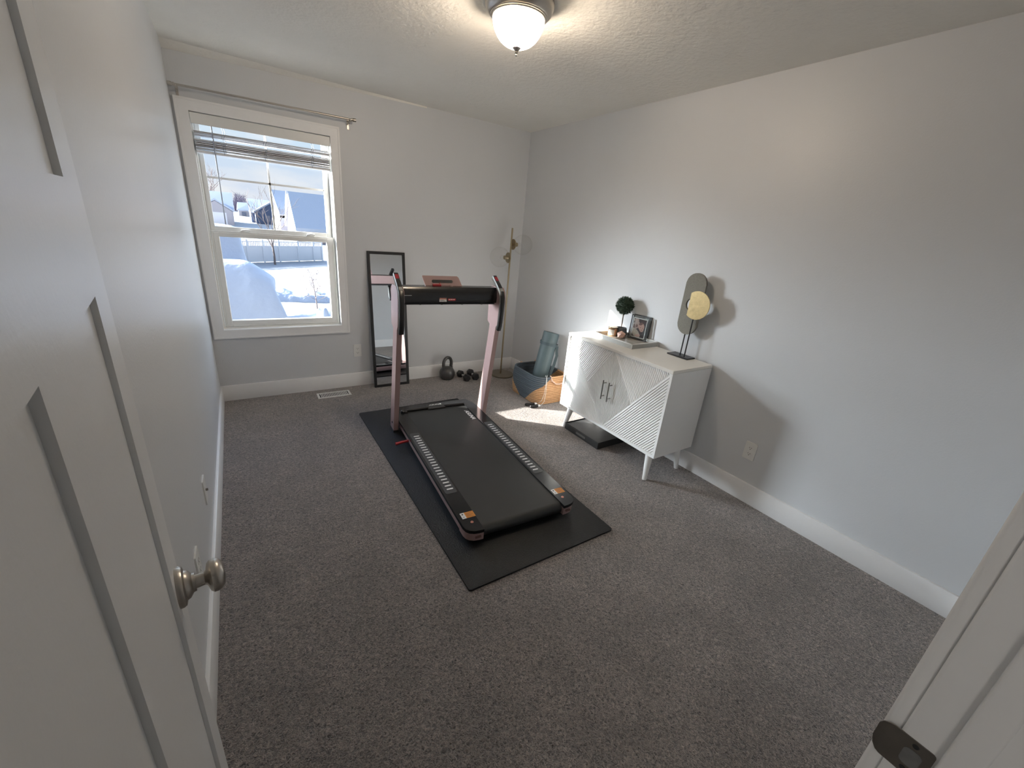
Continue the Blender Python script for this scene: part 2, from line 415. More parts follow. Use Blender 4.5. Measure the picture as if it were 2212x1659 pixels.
b = B(); b.box((-0.095, YB+0.062, 0.655), (0.655, YB+0.064, 1.298)); b.build('lower_pane', M['glass'], win)
b = B(); b.box((-0.114, YB+0.1005, 1.362), (0.670, YB+0.1015, 2.038)); b.build('upper_pane', M['glass'], win)

# blind drawn up at the top of the window
bl = thing('window_blind', 'white slatted blind drawn up in a bunch at top of window', 'blind', (0.28, YB+0.02, 1.84))
b = B(); b.box((ix0+0.003, YB-0.012, 2.012), (ix1-0.003, YB-0.004, 2.078), bev=0.002); b.build('valance', M['vinyl'], bl)
b = B(); b.box((ix0+0.006, YB-0.002, 2.03), (ix1-0.006, YB+0.036, 2.076), bev=0.002); b.build('head_rail', M['vinyl'], bl)
random.seed(4)
b = B()
z = 1.862
zs = []
for i in range(13): zs.append(z); z += 0.0052
z = 1.944
for i in range(6): zs.append(z); z += 0.0055
for i, z in enumerate(zs):
    tl = random.uniform(-0.0018, 0.0018); tw = random.uniform(-0.002, 0.002); yo = random.uniform(-0.003, 0.003)
    x0, x1 = ix0+0.011, ix1-0.012; y0, y1 = YB-0.004+yo, YB+0.044+yo
    vs = []
    for x, s in ((x0, -1), (x1, 1)):
        for y, q in ((y0, -1), ((y0+y1)/2, 0), (y1, 1)):
            vs.append((x, y, z + tl*s + tw*q + (0.0022 if q == 0 else 0)))
    lo = [b.bm.verts.new(v) for v in vs]; up = [b.bm.verts.new((v[0], v[1], v[2]+0.0026)) for v in vs]
    for a, c, d, e in ((0,1,4,3), (1,2,5,4)):
        b.bm.faces.new((lo[a], lo[e], lo[d], lo[c])); b.bm.faces.new((up[a], up[c], up[d], up[e]))
    for a, c in ((0,1), (1,2), (2,5), (5,4), (4,3), (3,0)):
        b.bm.faces.new((lo[a], lo[c], up[c], up[a]))
b.build('slats', M['blind'], bl)
b = B(); b.box((ix0+0.011, YB-0.004, 1.840), (ix1-0.012, YB+0.044, 1.857), bev=0.003); b.build('bottom_rail', M['blind'], bl)
for x in (0.015, 0.265, 0.578):
    b = B()
    b.tube([(x, YB-0.006, 2.02), (x+0.008, YB-0.008, 1.985), (x-0.004, YB-0.008, 1.955), (x+0.006, YB-0.010, 1.92), (x-0.003, YB-0.008, 1.88), (x, YB-0.007, 1.846)], 0.0016, 6)
    b.tube([(x+0.012, YB-0.006, 2.02), (x+0.02, YB-0.009, 1.98), (x+0.006, YB-0.010, 1.945), (x+0.016, YB-0.010, 1.935), (x+0.008, YB-0.008, 1.86)], 0.0014, 6)
    b.build('ladder_cord', M['wand'], bl)
b = B(); b.tube([(-0.041, YB+0.02-0.03, 2.012), (-0.040, YB-0.012, 1.70), (-0.040, YB-0.008, 1.385)], 0.0042, 6); b.build('tilt_wand', M['wand'], bl)
b = B(); b.tube([(ix1-0.006, YB+0.03, 1.84), (ix1-0.005, YB+0.028, 1.70), (ix1-0.009, YB+0.022, 1.66), (ix1-0.004, YB+0.03, 1.62)], 0.0014, 6); b.build('pull_cord', M['wand'], bl)

# curtain rod
rod = thing('curtain_rod', 'thin bare metal curtain rod mounted above the window', 'curtain rod', (0.33, YB-0.08, 2.21))
b = B(); b.tube([(-0.205, YB-0.08, 2.206), (0.868, YB-0.08, 2.213)], 0.0075, 14); b.build('rod', M['nickel'], rod)
for x0, x1, z in ((-0.238, -0.203, 2.206), (0.868, 0.902, 2.214)):
    b = B(); s = 1 if x1 > 0 else -1
    xa, xb = (x0, x1) if s > 0 else (x1, x0)
    L = abs(x1-x0)
    b.lathe([(0, 0), (0.011, 0), (0.011, 0.008), (0.0085, 0.009), (0.0085, 0.012), (0.0125, 0.013), (0.0125, L-0.002), (0.011, L), (0, L)], (xa, YB-0.08, z), (s, 0, 0), 20)
    b.build('finial', M['nickel'], rod)
for x, z in ((-0.198, 2.206), (0.857, 2.213)):
    b = B()
    b.box((x-0.008, YB-0.004, z-0.06), (x+0.008, YB, z+0.012), bev=0.0015)
    b.tube([(x, YB-0.003, z-0.02), (x, YB-0.06, z-0.022), (x, YB-0.08, z-0.018)], 0.005, 8)
    b.tube([(x, YB-0.092, z+0.004), (x, YB-0.09, z-0.008), (x, YB-0.08, z-0.0125), (x, YB-0.068, z-0.008), (x, YB-0.066, z+0.004)], 0.0035, 8)
    b.build('bracket', M['nickel'], rod)

# ------------------------------------------------------------------ door (open against the left wall)
al = math.radians(6.1)
U = Vector((-math.sin(al), math.cos(al), 0)); N = Vector((math.cos(al), math.sin(al), 0)); P0 = Vector((-0.072, 0.0, 0))
def dpt(u, z, d=0.0): return P0 + U*u + N*d + Vector((0,0,z))
door = bpy.data.objects.new('door_1', None); COL.objects.link(door); door.location = P0; struct(door)
DW, DB, DT = 0.766, 0.014, 2.035
b = B()
def dbox(u0, u1, z0, z1, d0, d1, bev=0.0):
    Mx = Matrix(((U.x, N.x, 0, P0.x), (U.y, N.y, 0, P0.y), (0, 0, 1, 0), (0, 0, 0, 1)))
    b.box((u0, d0, z0), (u1, d1, z1), bev=bev, M=Mx)
TH = 0.035
dbox(0.0, 0.108, DB, DT, -TH, 0); dbox(0.655, DW, DB, DT, -TH, 0)
dbox(0.108, 0.655, 1.93, DT, -TH, 0); dbox(0.108, 0.655, 1.405, 1.528, -TH, 0); dbox(0.108, 0.655, DB, 0.25, -TH, 0)
dbox(0.340, 0.459, 0.25, 1.405, -TH, 0)
dbox(0.10, 0.665, 0.20, 1.97, -TH+0.0065, -0.0065)
b.build('door_slab', M['door'], door)
kn = bpy.data.objects.new('door_knob', None); COL.objects.link(kn); kn.parent = door
kn.location = U*0.702 + Vector((0,0,0.926))
for s, off in ((1, 0.0), (-1, -TH)):
    o = dpt(0.702, 0.926, off)
    b = B()
    b.lathe([(0, 0), (0.0335, 0), (0.0335, 0.005), (0.031, 0.009), (0.024, 0.011), (0.0225, 0.015), (0.0155, 0.02), (0.0145, 0.024), (0, 0.024)], o, N*s, 40)
    b.build('rose', M['nickel'], kn)
    b = B()
    b.lathe([(0.011, 0.022), (0.0105, 0.036), (0.0135, 0.039), (0.0225, 0.0415), (0.027, 0.046), (0.0275, 0.052), (0.025, 0.058), (0.019, 0.0625), (0.009, 0.0645), (0, 0.065)], o, N*s, 40)
    b.build('knob', M['nickel'], kn)

# door frame: jambs, stops, room-side casing
b = B()
JX = 0.65
b.box((JX, YF-0.11, 0), (DX1, YF, DZ-0.008), bev=0.004, seg=3); b.box((DX0, YF-0.11, 0), (-0.112, YF, DZ-0.008), bev=0.002)
b.box((-0.112, YF-0.11, 2.041), (JX, YF, DZ), bev=0.002)
b.box((JX-0.011, YF-0.066, 0), (JX+0.004, YF-0.037, 2.041), bev=0.0035, seg=3)
b.box((-0.112, YF-0.066, 2.03), (JX, YF-0.037, 2.041))
fr = b.build('trim_2', M['trim']); struct(fr)
b = B()
b.box((JX+0.006, YF-0.002, 0), (JX+0.076, YF+0.017, 2.12), bev=0.006, seg=4)
b.box((JX+0.006, YF, 2.047), (-0.118-0.02, YF+0.017, 2.12), bev=0.003) if False else b.box((-0.138, YF, 2.047), (JX+0.006, YF+0.017, 2.12), bev=0.003)
struct(b.build('trim_3', M['trim']))
# strike plate with lip, slot and screws
zc = 0.926
st = bpy.data.objects.new('strike_plate', None); COL.objects.link(st); st.parent = fr; st.location = (JX, YF-0.02, zc)
b = B()
pts = rrect(-0.0325, -0.0285, 0.012, 0.0285, 0.005, 4)
yo = YF
b.prism([(yo-0.035 + (p[0]+0.0325), zc + p[1]) for p in pts], (JX-0.0016, 0, 0), (0,1,0), (0,0,1), (0.0018,0,0), bev=0.0004)
prof = [(yo+0.006, JX-0.0012), (yo+0.011, JX-0.0008), (yo+0.016, JX+0.001), (yo+0.019, JX+0.004)]
wv = [0.0285, 0.0265, 0.021, 0.012]
rows = []
for (y, x), w_ in zip(prof, wv):
    rows.append([b.bm.verts.new((x-0.0004, y, zc-w_)), b.bm.verts.new((x-0.0004, y, zc+w_)), b.bm.verts.new((x+0.001, y, zc+w_)), b.bm.verts.new((x+0.001, y, zc-w_))])
for r0, r1 in zip(rows, rows[1:]):
    for k in range(4): b.bm.faces.new((r0[k], r0[(k+1) % 4], r1[(k+1) % 4], r1[k]))
b.bm.faces.new(rows[0]); b.bm.faces.new(rows[-1][::-1])
b.build('plate', M['darknickel'], st)
b = B(); b.prism([(yo-0.018+p[0], zc+p[1]) for p in rrect(-0.009, -0.0135, 0.009, 0.0135, 0.006, 4)], (JX-0.0021, 0, 0), (0,1,0), (0,0,1), (0.0006,0,0)); b.build('latch_slot', M['traygrey'], st)
for dz in (-0.021, 0.021):
    b = B(); b.lathe([(0, 0), (0.0035, 0), (0.003, 0.001), (0, 0.0012)], (JX-0.0016, yo-0.017, zc+dz), (-1,0,0), 14); b.build('screw', M['dark'], st)

# ------------------------------------------------------------------ ceiling light
LC = Vector((1.16, 1.91, H))
cl = thing('ceiling_light', 'flush dome ceiling light with brushed nickel ring and glowing frosted bowl', 'ceiling light', LC)
b = B(); b.lathe([(0, 0), (0.150, 0), (0.152, -0.004), (0.151, -0.012), (0.142, -0.034), (0.128, -0.049), (0.124, -0.050), (0.1225, -0.054), (0.119, -0.055), (0.117, -0.059), (0.112, -0.060), (0.110, -0.052), (0.112, -0.03), (0, -0.03)], LC, (0,0,1), 56); b.build('metal_ring', M['nickel'], cl)
b = B()
pr = []
for i in range(15):
    a = PI/2*i/14; pr.append((0.114*math.cos(a)**0.9 if i < 14 else 0.0, -0.052 - 0.112*math.sin(a)))
pr2 = [(max(0, r-0.003), h+0.003) for r, h in pr][::-1]
b.lathe(pr, LC, (0,0,1), 48); b.build('glass_bowl', M['bowl'], cl)
b = B(); b.lathe([(0, 0.004), (0.018, 0.003), (0.019, 0.0), (0.013, -0.006), (0.007, -0.011), (0.006, -0.014), (0.008, -0.016), (0.006, -0.020), (0.004, -0.022), (0.0055, -0.026), (0.003, -0.030), (0, -0.031)], LC + Vector((0,0,-0.163)), (0,0,1), 20); b.build('finial', M['nickel'], cl)
for dx, dy in ((0.042, 0.030), (-0.045, -0.022)):
    c = LC + Vector((dx, dy, -0.092))
    b = B(); b.sphere(c, 0.028, 16, 10, sc3=(1, 1, 1.2)); b.build('bulb', M['bulb'], cl)

# ------------------------------------------------------------------ wall plates
def plate_obj(name, label, cat, o, u, n, kind, group):
    """o = centre on wall, u = horizontal axis, n = outwards"""
    u, n = Vector(u), Vector(n); zv = Vector((0,0,1))
    t = thing(name, label, cat, o, 0, group)
    b = B(); b.prism([(p[0], p[1]) for p in rrect(-0.0352, -0.0575, 0.0352, 0.0575, 0.004, 3)], Vector(o)-n*0.001, u, zv, n*0.0065, bev=0.0018, seg=2)
    b.build('cover_plate', M['plate'], t)
    o = Vector(o)
    if kind == 'outlet':
        for dz in (0.0195, -0.0195):
            b = B()
            pl = [(0.0165*math.cos(a), max(-0.0125, min(0.0125, 0.0165*math.sin(a)))) for a in [2*PI*k/28 for k in range(28)]]
            b.prism(pl, o + zv*dz + n*0.005, u, zv, n*0.0018)
            rc_ = b.build('receptacle', M['plate'], t)
            b = B()
            for sx in (-0.0062, 0.0062):
                b.prism([(sx-0.0011, -0.001), (sx+0.0011, -0.001), (sx+0.0011, 0.0075), (sx-0.0011, 0.0075)], o + zv*dz + n*0.0062, u, zv, n*0.0008)
            b.prism([(0.0026*math.cos(2*PI*k/10), -0.0068+0.0026*math.sin(2*PI*k/10)) for k in range(10)], o + zv*dz + n*0.0062, u, zv, n*0.0008)
            b.build('slots', M['dark'], rc_)
    elif kind == 'coax':
        b = B(); b.lathe([(0, 0.004), (0.0055, 0.004), (0.0055, 0.014), (0.0035, 0.014), (0.0035, 0.012), (0, 0.012)], o, n, 12); b.build('coax_jack', M['darknickel'], t)
    return t
G = 'white wall plates above the baseboards'
plate_obj('outlet_plate', 'white outlet plate on the right wall near the cabinet', 'outlet', (XR, 1.070, 0.342), (0,1,0), (-1,0,0), 'outlet', G)
plate_obj('outlet_plate', 'white outlet plate on the back wall between window and mirror', 'outlet', (0.847, YB, 0.348), (1,0,0), (0,-1,0), 'outlet', G)
plate_obj('cable_plate', 'white cable jack plate farther along left wall', 'wall plate', (XL, 1.945, 0.352), (0,1,0), (1,0,0), 'coax', G)
plate_obj('outlet_plate', 'white outlet plate on left wall seen behind the door knob', 'outlet', (XL, 1.462, 0.352), (0,1,0), (1,0,0), 'outlet', G)

# ------------------------------------------------------------------ floor vent
vt = thing('floor_vent', 'white slotted floor register in the carpet below the window', 'vent', (0.591, 3.708, 0))
b = B()
x0, x1, y0, y1 = 0.452, 0.729, 3.651, 3.766
b.box((x0, y0, -0.002), (x0+0.018, y1, 0.008), bev=0.002); b.box((x1-0.018, y0, -0.002), (x1, y1, 0.008), bev=0.002)
b.box((x0+0.018, y0, -0.002), (x1-0.018, y0+0.012, 0.008), bev=0.002); b.box((x0+0.018, y1-0.012, -0.002), (x1-0.018, y1, 0.008), bev=0.002)
ns = 18
for i in range(ns-1):
    xx = x0+0.018 + (x1-x0-0.036)*(i+1)/ns
    b.box((xx-0.0032, y0+0.012, 0.001), (xx+0.0032, y1-0.012, 0.007))
b.build('grille', M['vent'], vt)
b = B(); b.box((x0+0.01, y0+0.01, -0.001), (x1-0.01, y1-0.01, 0.0005)); b.build('duct', M['dark'], vt)

# ------------------------------------------------------------------ exercise mat and treadmill
b = B(); b.prism(rrect(0.690, 1.205, 1.580, 3.215, 0.012, 4), (0,0,0.001), (1,0,0), (0,1,0), (0,0,0.010), bev=0.002)
tag(b.build('exercise_mat', M['mat']), 'long black rubber mat spread under the treadmill', 'mat')

TA = math.radians(4.0)
FW = Vector((math.sin(TA), math.cos(TA), 0)); LT = Vector((math.cos(TA), -math.sin(TA), 0))
TC, TF = 1.03, 2.30
tm = thing('treadmill', 'folding treadmill with rose pink posts and black running belt', 'treadmill', LT*TC + FW*TF + Vector((0,0,0.011)), -TA)
TZ = 0.011
def L(p): return (p[0]-TC, p[1]-TF)          # lat,fwd -> local
def tl(lat, fwd, z): return Vector((lat-TC, fwd-TF, z-TZ))
def tbuild(b, name, m, parent=None): return b.build(name, m, parent or tm, world=False)
X_, Y_, Z_ = (1,0,0), (0,1,0), (0,0,1)
def mir(lat): return 2*TC - lat
# deck cover (U shaped)
outl = [(0.783,1.493),(0.755,1.494),(0.730,1.499),(0.709,1.511),(0.696,1.528),(0.690,1.555)]
left = outl + [(0.690,2.95),(0.697,2.99),(0.725,3.085)]
poly = left + [(mir(a), f) for a, f in left[::-1]] + [(1.277,2.988),(0.783,2.988)]
b = B(); b.prism([L(p) for p in poly], (0,0,0.082-TZ), X_, Y_, (0,0,0.018), bev=0.003, seg=2); tbuild(b, 'deck_cover', M['gloss_black'])
# frame below the cover
b = B()
for s in (0, 1):
    lo = [(0.712,1.60),(0.712,2.98),(0.783,2.98),(0.783,1.60)]
    if s: lo = [(mir(a), f) for a, f in lo]
    b.prism([L(p) for p in lo], (0,0,0.040-TZ), X_, Y_, (0,0,0.041))
b.box(tl(0.74,2.80,0.030), tl(1.32,3.075,0.081), bev=0.004)
b.box(tl(0.78,1.56,0.032), tl(1.28,1.72,0.05))
tbuild(b, 'under_frame', M['black'])
# belt
prof = [(2.985, 0.0935), (1.545, 0.0935)]
for k in range(1, 12):
    a = PI/2 + PI*k/12; prof.append((1.545 + 0.034*math.cos(a)*1.0, 0.0595 + 0.034*math.sin(a)))
prof += [(1.545, 0.0255), (2.985, 0.0255)]
b = B(); b.prism([(f-TF, z-TZ) for f, z in prof], (0.784-TC, 0, 0), Y_, Z_, (0.492, 0, 0)); tbuild(b, 'running_belt', M['belt'])
# rear guard below belt end
b = B(); b.prism([(f-TF, z-TZ) for f, z in ((1.515,0.024),(1.56,0.018),(1.66,0.018),(1.66,0.03),(1.56,0.024))], (0.79-TC,0,0), Y_, Z_, (0.48,0,0)); tbuild(b, 'rear_guard', M['black'])
# front roller bar with end knob
b = B()
b.tube([tl(0.790,2.991,0.103), tl(0.965,2.993,0.103)], 0.010, 12); b.tube([tl(1.105,2.993,0.103), tl(1.277,2.991,0.103)], 0.010, 12)
b.box(tl(0.96,2.972,0.090), tl(1.112,3.058,0.1035), bev=0.003)
tbuild(b, 'front_bar', M['black'])
b = B(); b.sphere(tl(0.752,2.972,0.106), 0.016, 20, 12); b.box(tl(0.765,2.958,0.092), tl(0.788,2.99,0.108), bev=0.003); tbuild(b, 'roller_knob', M['gloss_black'])
# pink sides, end caps, front cover
for s in (0, 1):
    f_ = (lambda a: mir(a)) if s else (lambda a: a)
    b = B()
    pl = [(f_(0.693),1.60),(f_(0.693),2.94),(f_(0.715),2.98),(f_(0.715),1.60)]
    b.prism([L(p) for p in pl], (0,0,0.046-TZ), X_, Y_, (0,0,0.034), bev=0.003); tbuild(b, 'side_panel', M['pink'])
    b = B()
    cap = [(f_(a), f) for a, f in [(0.783,1.497),(0.757,1.498),(0.732,1.503),(0.712,1.515),(0.700,1.531),(0.694,1.556),(0.694,1.605),(0.783,1.605)]]
    b.prism([L(p) for p in cap], (0,0,0.036-TZ), X_, Y_, (0,0,0.045), bev=0.006, seg=2); ec = tbuild(b, 'end_cap', M['pink'])
    b = B(); xc = f_(0.752)
    b.prism([(xc-TC+p[0], 0.060-TZ+p[1]) for p in rrect(-0.017,-0.006,0.017,0.006,0.006,4)], (0, 1.4935-TF, 0), X_, Z_, (0,0.004,0)); tbuild(b, 'cap_recess', M['ph_shade'], ec)
    # foot pad with white dashes
    b = B()
    pa, pb = f_(0.704), f_(0.772)
    p0, p1 = min(pa, pb)-TC, max(pa, pb)-TC
    b.prism(rrect(p0, 1.835-TF, p1, 2.605-TF, 0.012, 4), (0,0,0.0998-TZ), X_, Y_, (0,0,0.0014), mi=0)
    cxl = (f_(0.741) - TC)
    for i in range(21):
        fy = 1.876 + (2.552-1.876)*i/20 - TF
        b.prism(rrect(cxl-0.0195, fy-0.0055, cxl+0.0195, fy+0.0055, 0.005, 3), (0,0,0.1012-TZ), X_, Y_, (0,0,0.0010), mi=1)
    tbuild(b, 'foot_pad', [M['footpad'], M['white']])
    # warning sticker: white strip and orange field
    b = B()
    s0 = 0.710 if not s else 1.286
    b.box(tl(s0,1.604,0.0998), tl(s0+0.023,1.650,0.1008), mi=0); b.box(tl(s0+0.023,1.604,0.0998), tl(s0+0.074,1.650,0.1008), mi=1)
    b.prism([(s0+0.011-TC+0.005*math.cos(2*PI*k/10), 1.637-TF+0.005*math.sin(2*PI*k/10)) for k in range(10)], (0,0,0.1006-TZ), X_, Y_, (0,0,0.0005), mi=2)
    b.prism([(s0+0.011-TC+0.004*math.cos(2*PI*k/3), 1.615-TF+0.004*math.sin(2*PI*k/3)) for k in range(3)], (0,0,0.1006-TZ), X_, Y_, (0,0,0.0005), mi=2)
    for k in range(5):
        b.box(tl(s0+0.029,1.611+0.0075*k,0.1006), tl(s0+0.066-(0.012 if k % 2 else 0),1.6125+0.0075*k,0.1011), mi=3)
    tbuild(b, 'warning_sticker', [M['white'], M['orange'], M['dark'], M['ph_shade']])
    b = B(); b.lathe([(0, 0.0), (0.0085, 0.0), (0.0075, 0.003), (0.003, 0.0034), (0.0028, 0.0022), (0, 0.002)], tl(f_(0.746),1.566,0.0998), Z_, 18); tbuild(b, 'adjuster_screw', M['copper'])
    for fy in (1.62, 2.86):
        b = B(); b.lathe([(0,0),(0.022,0),(0.020,0.03),(0,0.03)], tl(f_(0.745), fy, 0.0112), Z_, 16); tbuild(b, 'rubber_foot', M['rubber'])
b = B(); b.box(tl(0.735,3.075,0.036), tl(1.325,3.10,0.084), bev=0.008, seg=2); tbuild(b, 'front_cover', M['pink'])
b = B(); b.tube([tl(0.715,2.585,0.058), tl(0.650,2.583,0.056), tl(0.600,2.578,0.052)], [0.009,0.010,0.011], 12); tbuild(b, 'release_pedal', M['red'])
# posts
def postf(z): return 2.83 - 0.18*z
for s in (0, 1):
    f_ = (lambda a: mir(a)) if s else (lambda a: a)
    la = 1.3715 if s else 0.645
    lc = 1.370 if s else 0.658
    b = B(); z0, z1 = 0.020, 0.98
    b.prism([(postf(z0)-TF, z0-TZ), (postf(z0)+0.102-TF, z0-TZ), (postf(z1)+0.102-TF, z1-TZ), (postf(z1)-TF, z1-TZ)], (la-TC,0,0), Y_, Z_, (0.035,0,0), bev=0.004, seg=2); po = tbuild(b, 'upright_post', M['pink'])
    b = B(); b.prism([(postf(0.012)-0.001-TF, 0.012-TZ), (postf(0.012)+0.103-TF, 0.012-TZ), (postf(0.03)+0.103-TF, 0.03-TZ), (postf(0.03)-0.001-TF, 0.03-TZ)], (la-0.001-TC,0,0), Y_, Z_, (0.037,0,0), bev=0.002); tbuild(b, 'post_cap', M['black'], po)
    b = B(); b.lathe([(0,0),(0.008,0),(0.008,0.003),(0,0.003)], tl(la, postf(0.08)+0.045, 0.085), (-1,0,0), 14); tbuild(b, 'bolt', M['dark'], po)
    # side cover sheath
    b = B()
    cv = [(2.815,0.862),(2.765,0.838),(2.665,0.845),(2.640,0.875),(2.632,0.96),(2.628,1.04),(2.640,1.098),(2.675,1.128),(2.78,1.128),(2.805,1.10),(2.812,1.0)]
    b.prism([(p[0]-TF, p[1]-TZ) for p in cv], (la-0.004-TC,0,0), Y_, Z_, (0.044,0,0), bev=0.005, seg=2); tbuild(b, 'side_cover', M['pink'])
    # handlebar
    path = [(2.628,0.832),(2.612,0.87),(2.604,0.95),(2.600,1.03),(2.604,1.066),(2.618,1.095),(2.665,1.133),(2.71,1.162),(2.752,1.190)]
    sec = [(a*0.017, c*0.0165) for a, c in rrect(-1,-1,1,1,0.45,3)]
    b = B(); b.tube([tl(lc, f, z) for f, z in path], 1.0, sec=sec); hb = tbuild(b, 'handlebar', M['black'])
    d = (tl(lc,2.752,1.190) - tl(lc,2.618,1.095)); dl = d.normalized(); up = Vector((0, -dl.z, dl.y))
    def gp(t, w, k): return tl(lc,2.618,1.095) + d*t + up*k + Vector((w,0,0))
    for nm, t0, t1, m_ in (('grip_sensor', 0.02, 0.62, 'steel'), ('grip_button', 0.66, 0.90, 'red')):
        b = B()
        q = [gp(t0,-0.011,0.0168), gp(t0,0.011,0.0168), gp(t1,0.011,0.0168), gp(t1,-0.011,0.0168)]
        q2 = [p + up*0.0022 for p in q]
        vs = [b.bm.verts.new(p) for p in q]; vt_ = [b.bm.verts.new(p) for p in q2]
        b.bm.faces.new(vs); b.bm.faces.new(vt_)
        for k in range(4): b.bm.faces.new((vs[k], vs[(k+1) % 4], vt_[(k+1) % 4], vt_[k]))
        tbuild(b, nm, M[m_], hb)
    b = B()
    pp = [tl(lc-0.0168, f, z) for f, z in path]
    b.tube([p for p in pp], 0.0028, 6); tbuild(b, 'grip_trim', M['white'] if False else M['steel'], hb)
# console beam
b = B()
bp_ = [(2.688,1.018),(2.682,1.05),(2.690,1.105),(2.705,1.122),(2.76,1.126),(2.79,1.11),(2.795,1.05),(2.77,1.012)]
b.prism([(p[0]-TF, p[1]-TZ) for p in bp_], (0.690-TC,0,0), Y_, Z_, (0.68,0,0), bev=0.006, seg=2)
con = tbuild(b, 'console', M['gloss_black'])
b = B(); b.box(tl(0.69,2.796,1.018), tl(1.37,2.806,1.112), bev=0.003); tbuild(b, 'console_back', M['pink'], con)
b = B(); b.box(tl(0.70,2.70,1.004), tl(1.36,2.785,1.0125), bev=0.002)
for k in range(4): b.box(tl(0.80+0.15*k,2.695,1.0035), tl(0.812+0.15*k,2.70,1.013))
tbuild(b, 'console_lip', M['footpad'], con)
b = B(); b.box(tl(0.695,2.6815,1.066), tl(0.745,2.684,1.070)); tbuild(b, 'console_highlight_strip', M['steel'], con)
# sticker on beam front
b = B(); b.box(tl(0.935,2.6825,1.026), tl(0.985,2.685,1.052), mi=0); b.box(tl(0.935,2.6822,1.042), tl(0.985,2.685,1.053), mi=1)
for k in range(3): b.box(tl(0.939,2.6820,1.029+0.004*k), tl(0.98-0.008*k,2.683,1.0305+0.004*k), mi=2)
tbuild(b, 'rating_label', [M['white'], M['copper'], M['dark']], con)
b = B(); b.prism([(1.023-TC+p[0], 1.042-TZ+p[1]) for p in rrect(-0.029,-0.0085,0.029,0.0085,0.008,4)], (0,2.6822-TF,0), X_, Z_, (0,0.003,0), mi=0)
for k, (w0, w1) in enumerate(((-0.022,-0.012),(-0.008,0.006),(0.010,0.020))): b.box(tl(1.023+w0,2.6815,1.0395), tl(1.023+w1,2.683,1.0445), mi=1)
tbuild(b, 'caution_label', [M['red'], M['paper']], con)
# tablet rest, tilted back
b = B()
w0, w1, w2, w3 = 0.858, 1.122, 1.095, 0.838     # bottom l/r, top r/l
def tr(lat, k, off=0.0): return tl(lat, 2.748 + 0.020*k + off*0.97, 1.122 + 0.066*k + off*-0.25)
cor = [(w0,0.0),(w1,0.0),(w2+0.004,0.86),(w2-0.008,1.0),(w3+0.004,1.0),(w3,0.95)]
lo = [b.bm.verts.new(tr(a,k)) for a,k in cor]; hi = [b.bm.verts.new(tr(a,k,0.008)) for a,k in cor]
b.bm.faces.new(lo); b.bm.faces.new(hi[::-1])
for k in range(len(cor)): b.bm.faces.new((lo[k], lo[(k+1) % len(cor)], hi[(k+1) % len(cor)], hi[k]))
rest = tbuild(b, 'tablet_rest', M['pink'], con)
b = B()
sl = [(p[0], p[1]) for p in rrect(-0.074,-0.15,0.074,0.15,0.05,4)]
sl = []
for k in range(24):
    a = 2*PI*k/24; ca, sa = math.cos(a), math.sin(a)
    sl.append((0.978 + (0.064 if ca > 0 else -0.064) + 0.011*ca, 0.46 + 0.155*sa))
lo = [b.bm.verts.new(tr(a,k,-0.0012)) for a,k in sl]; hi = [b.bm.verts.new(tr(a,k,0.002)) for a,k in sl]
b.bm.faces.new(lo); b.bm.faces.new(hi[::-1])
for k in range(24): b.bm.faces.new((lo[k], lo[(k+1) % 24], hi[(k+1) % 24], hi[k]))
tbuild(b, 'rest_slot', M['dark'], con)
b = B(); b.box(tl(0.905,2.735,1.122), tl(0.965,2.75,1.136), bev=0.003); b.tube([tl(0.95,2.74,1.136), tl(0.957,2.737,1.148)], 0.0022, 6); tbuild(b, 'safety_key', M['red'], con)
b = B(); b.lathe([(0,0),(0.014,0),(0.013,0.008),(0,0.009)], tl(1.038,2.745,1.124), Z_, 16); tbuild(b, 'console_dial', M['pink'], con)

def text_mesh(txt, size, shear, M4, name, m, parent):
    cu = bpy.data.curves.new(name, 'FONT'); cu.body = txt; cu.size = size; cu.shear = shear; cu.extrude = 0.0004
    cu.align_x = 'CENTER'; cu.align_y = 'CENTER'; cu.offset = size*0.02
    o = bpy.data.objects.new(name, cu); COL.objects.link(o)
    dg = bpy.context.evaluated_depsgraph_get(); me = bpy.data.meshes.new_from_object(o.evaluated_get(dg))
    COL.objects.unlink(o); bpy.data.objects.remove(o)
    me.transform(M4); me.name = name; me.materials.clear(); me.materials.append(m)
    o = bpy.data.objects.new(name, me); COL.objects.link(o); o.parent = parent
    return o
R90 = Matrix.Rotation(-PI/2, 4, 'Z')
text_mesh('ASUNA', 0.047, 0.35, Matrix.Translation(tl(1.248,2.785,0.0942)) @ R90 @ Matrix.Diagonal((1.1,1,1,1)), 'belt_logo', M['white'], tm)
text_mesh('ASUNA', 0.026, 0.35, Matrix.Translation(tl(1.036,3.036,0.1043)) @ Matrix.Diagonal((1.25,1,1,1)), 'front_logo', M['white'], tm)

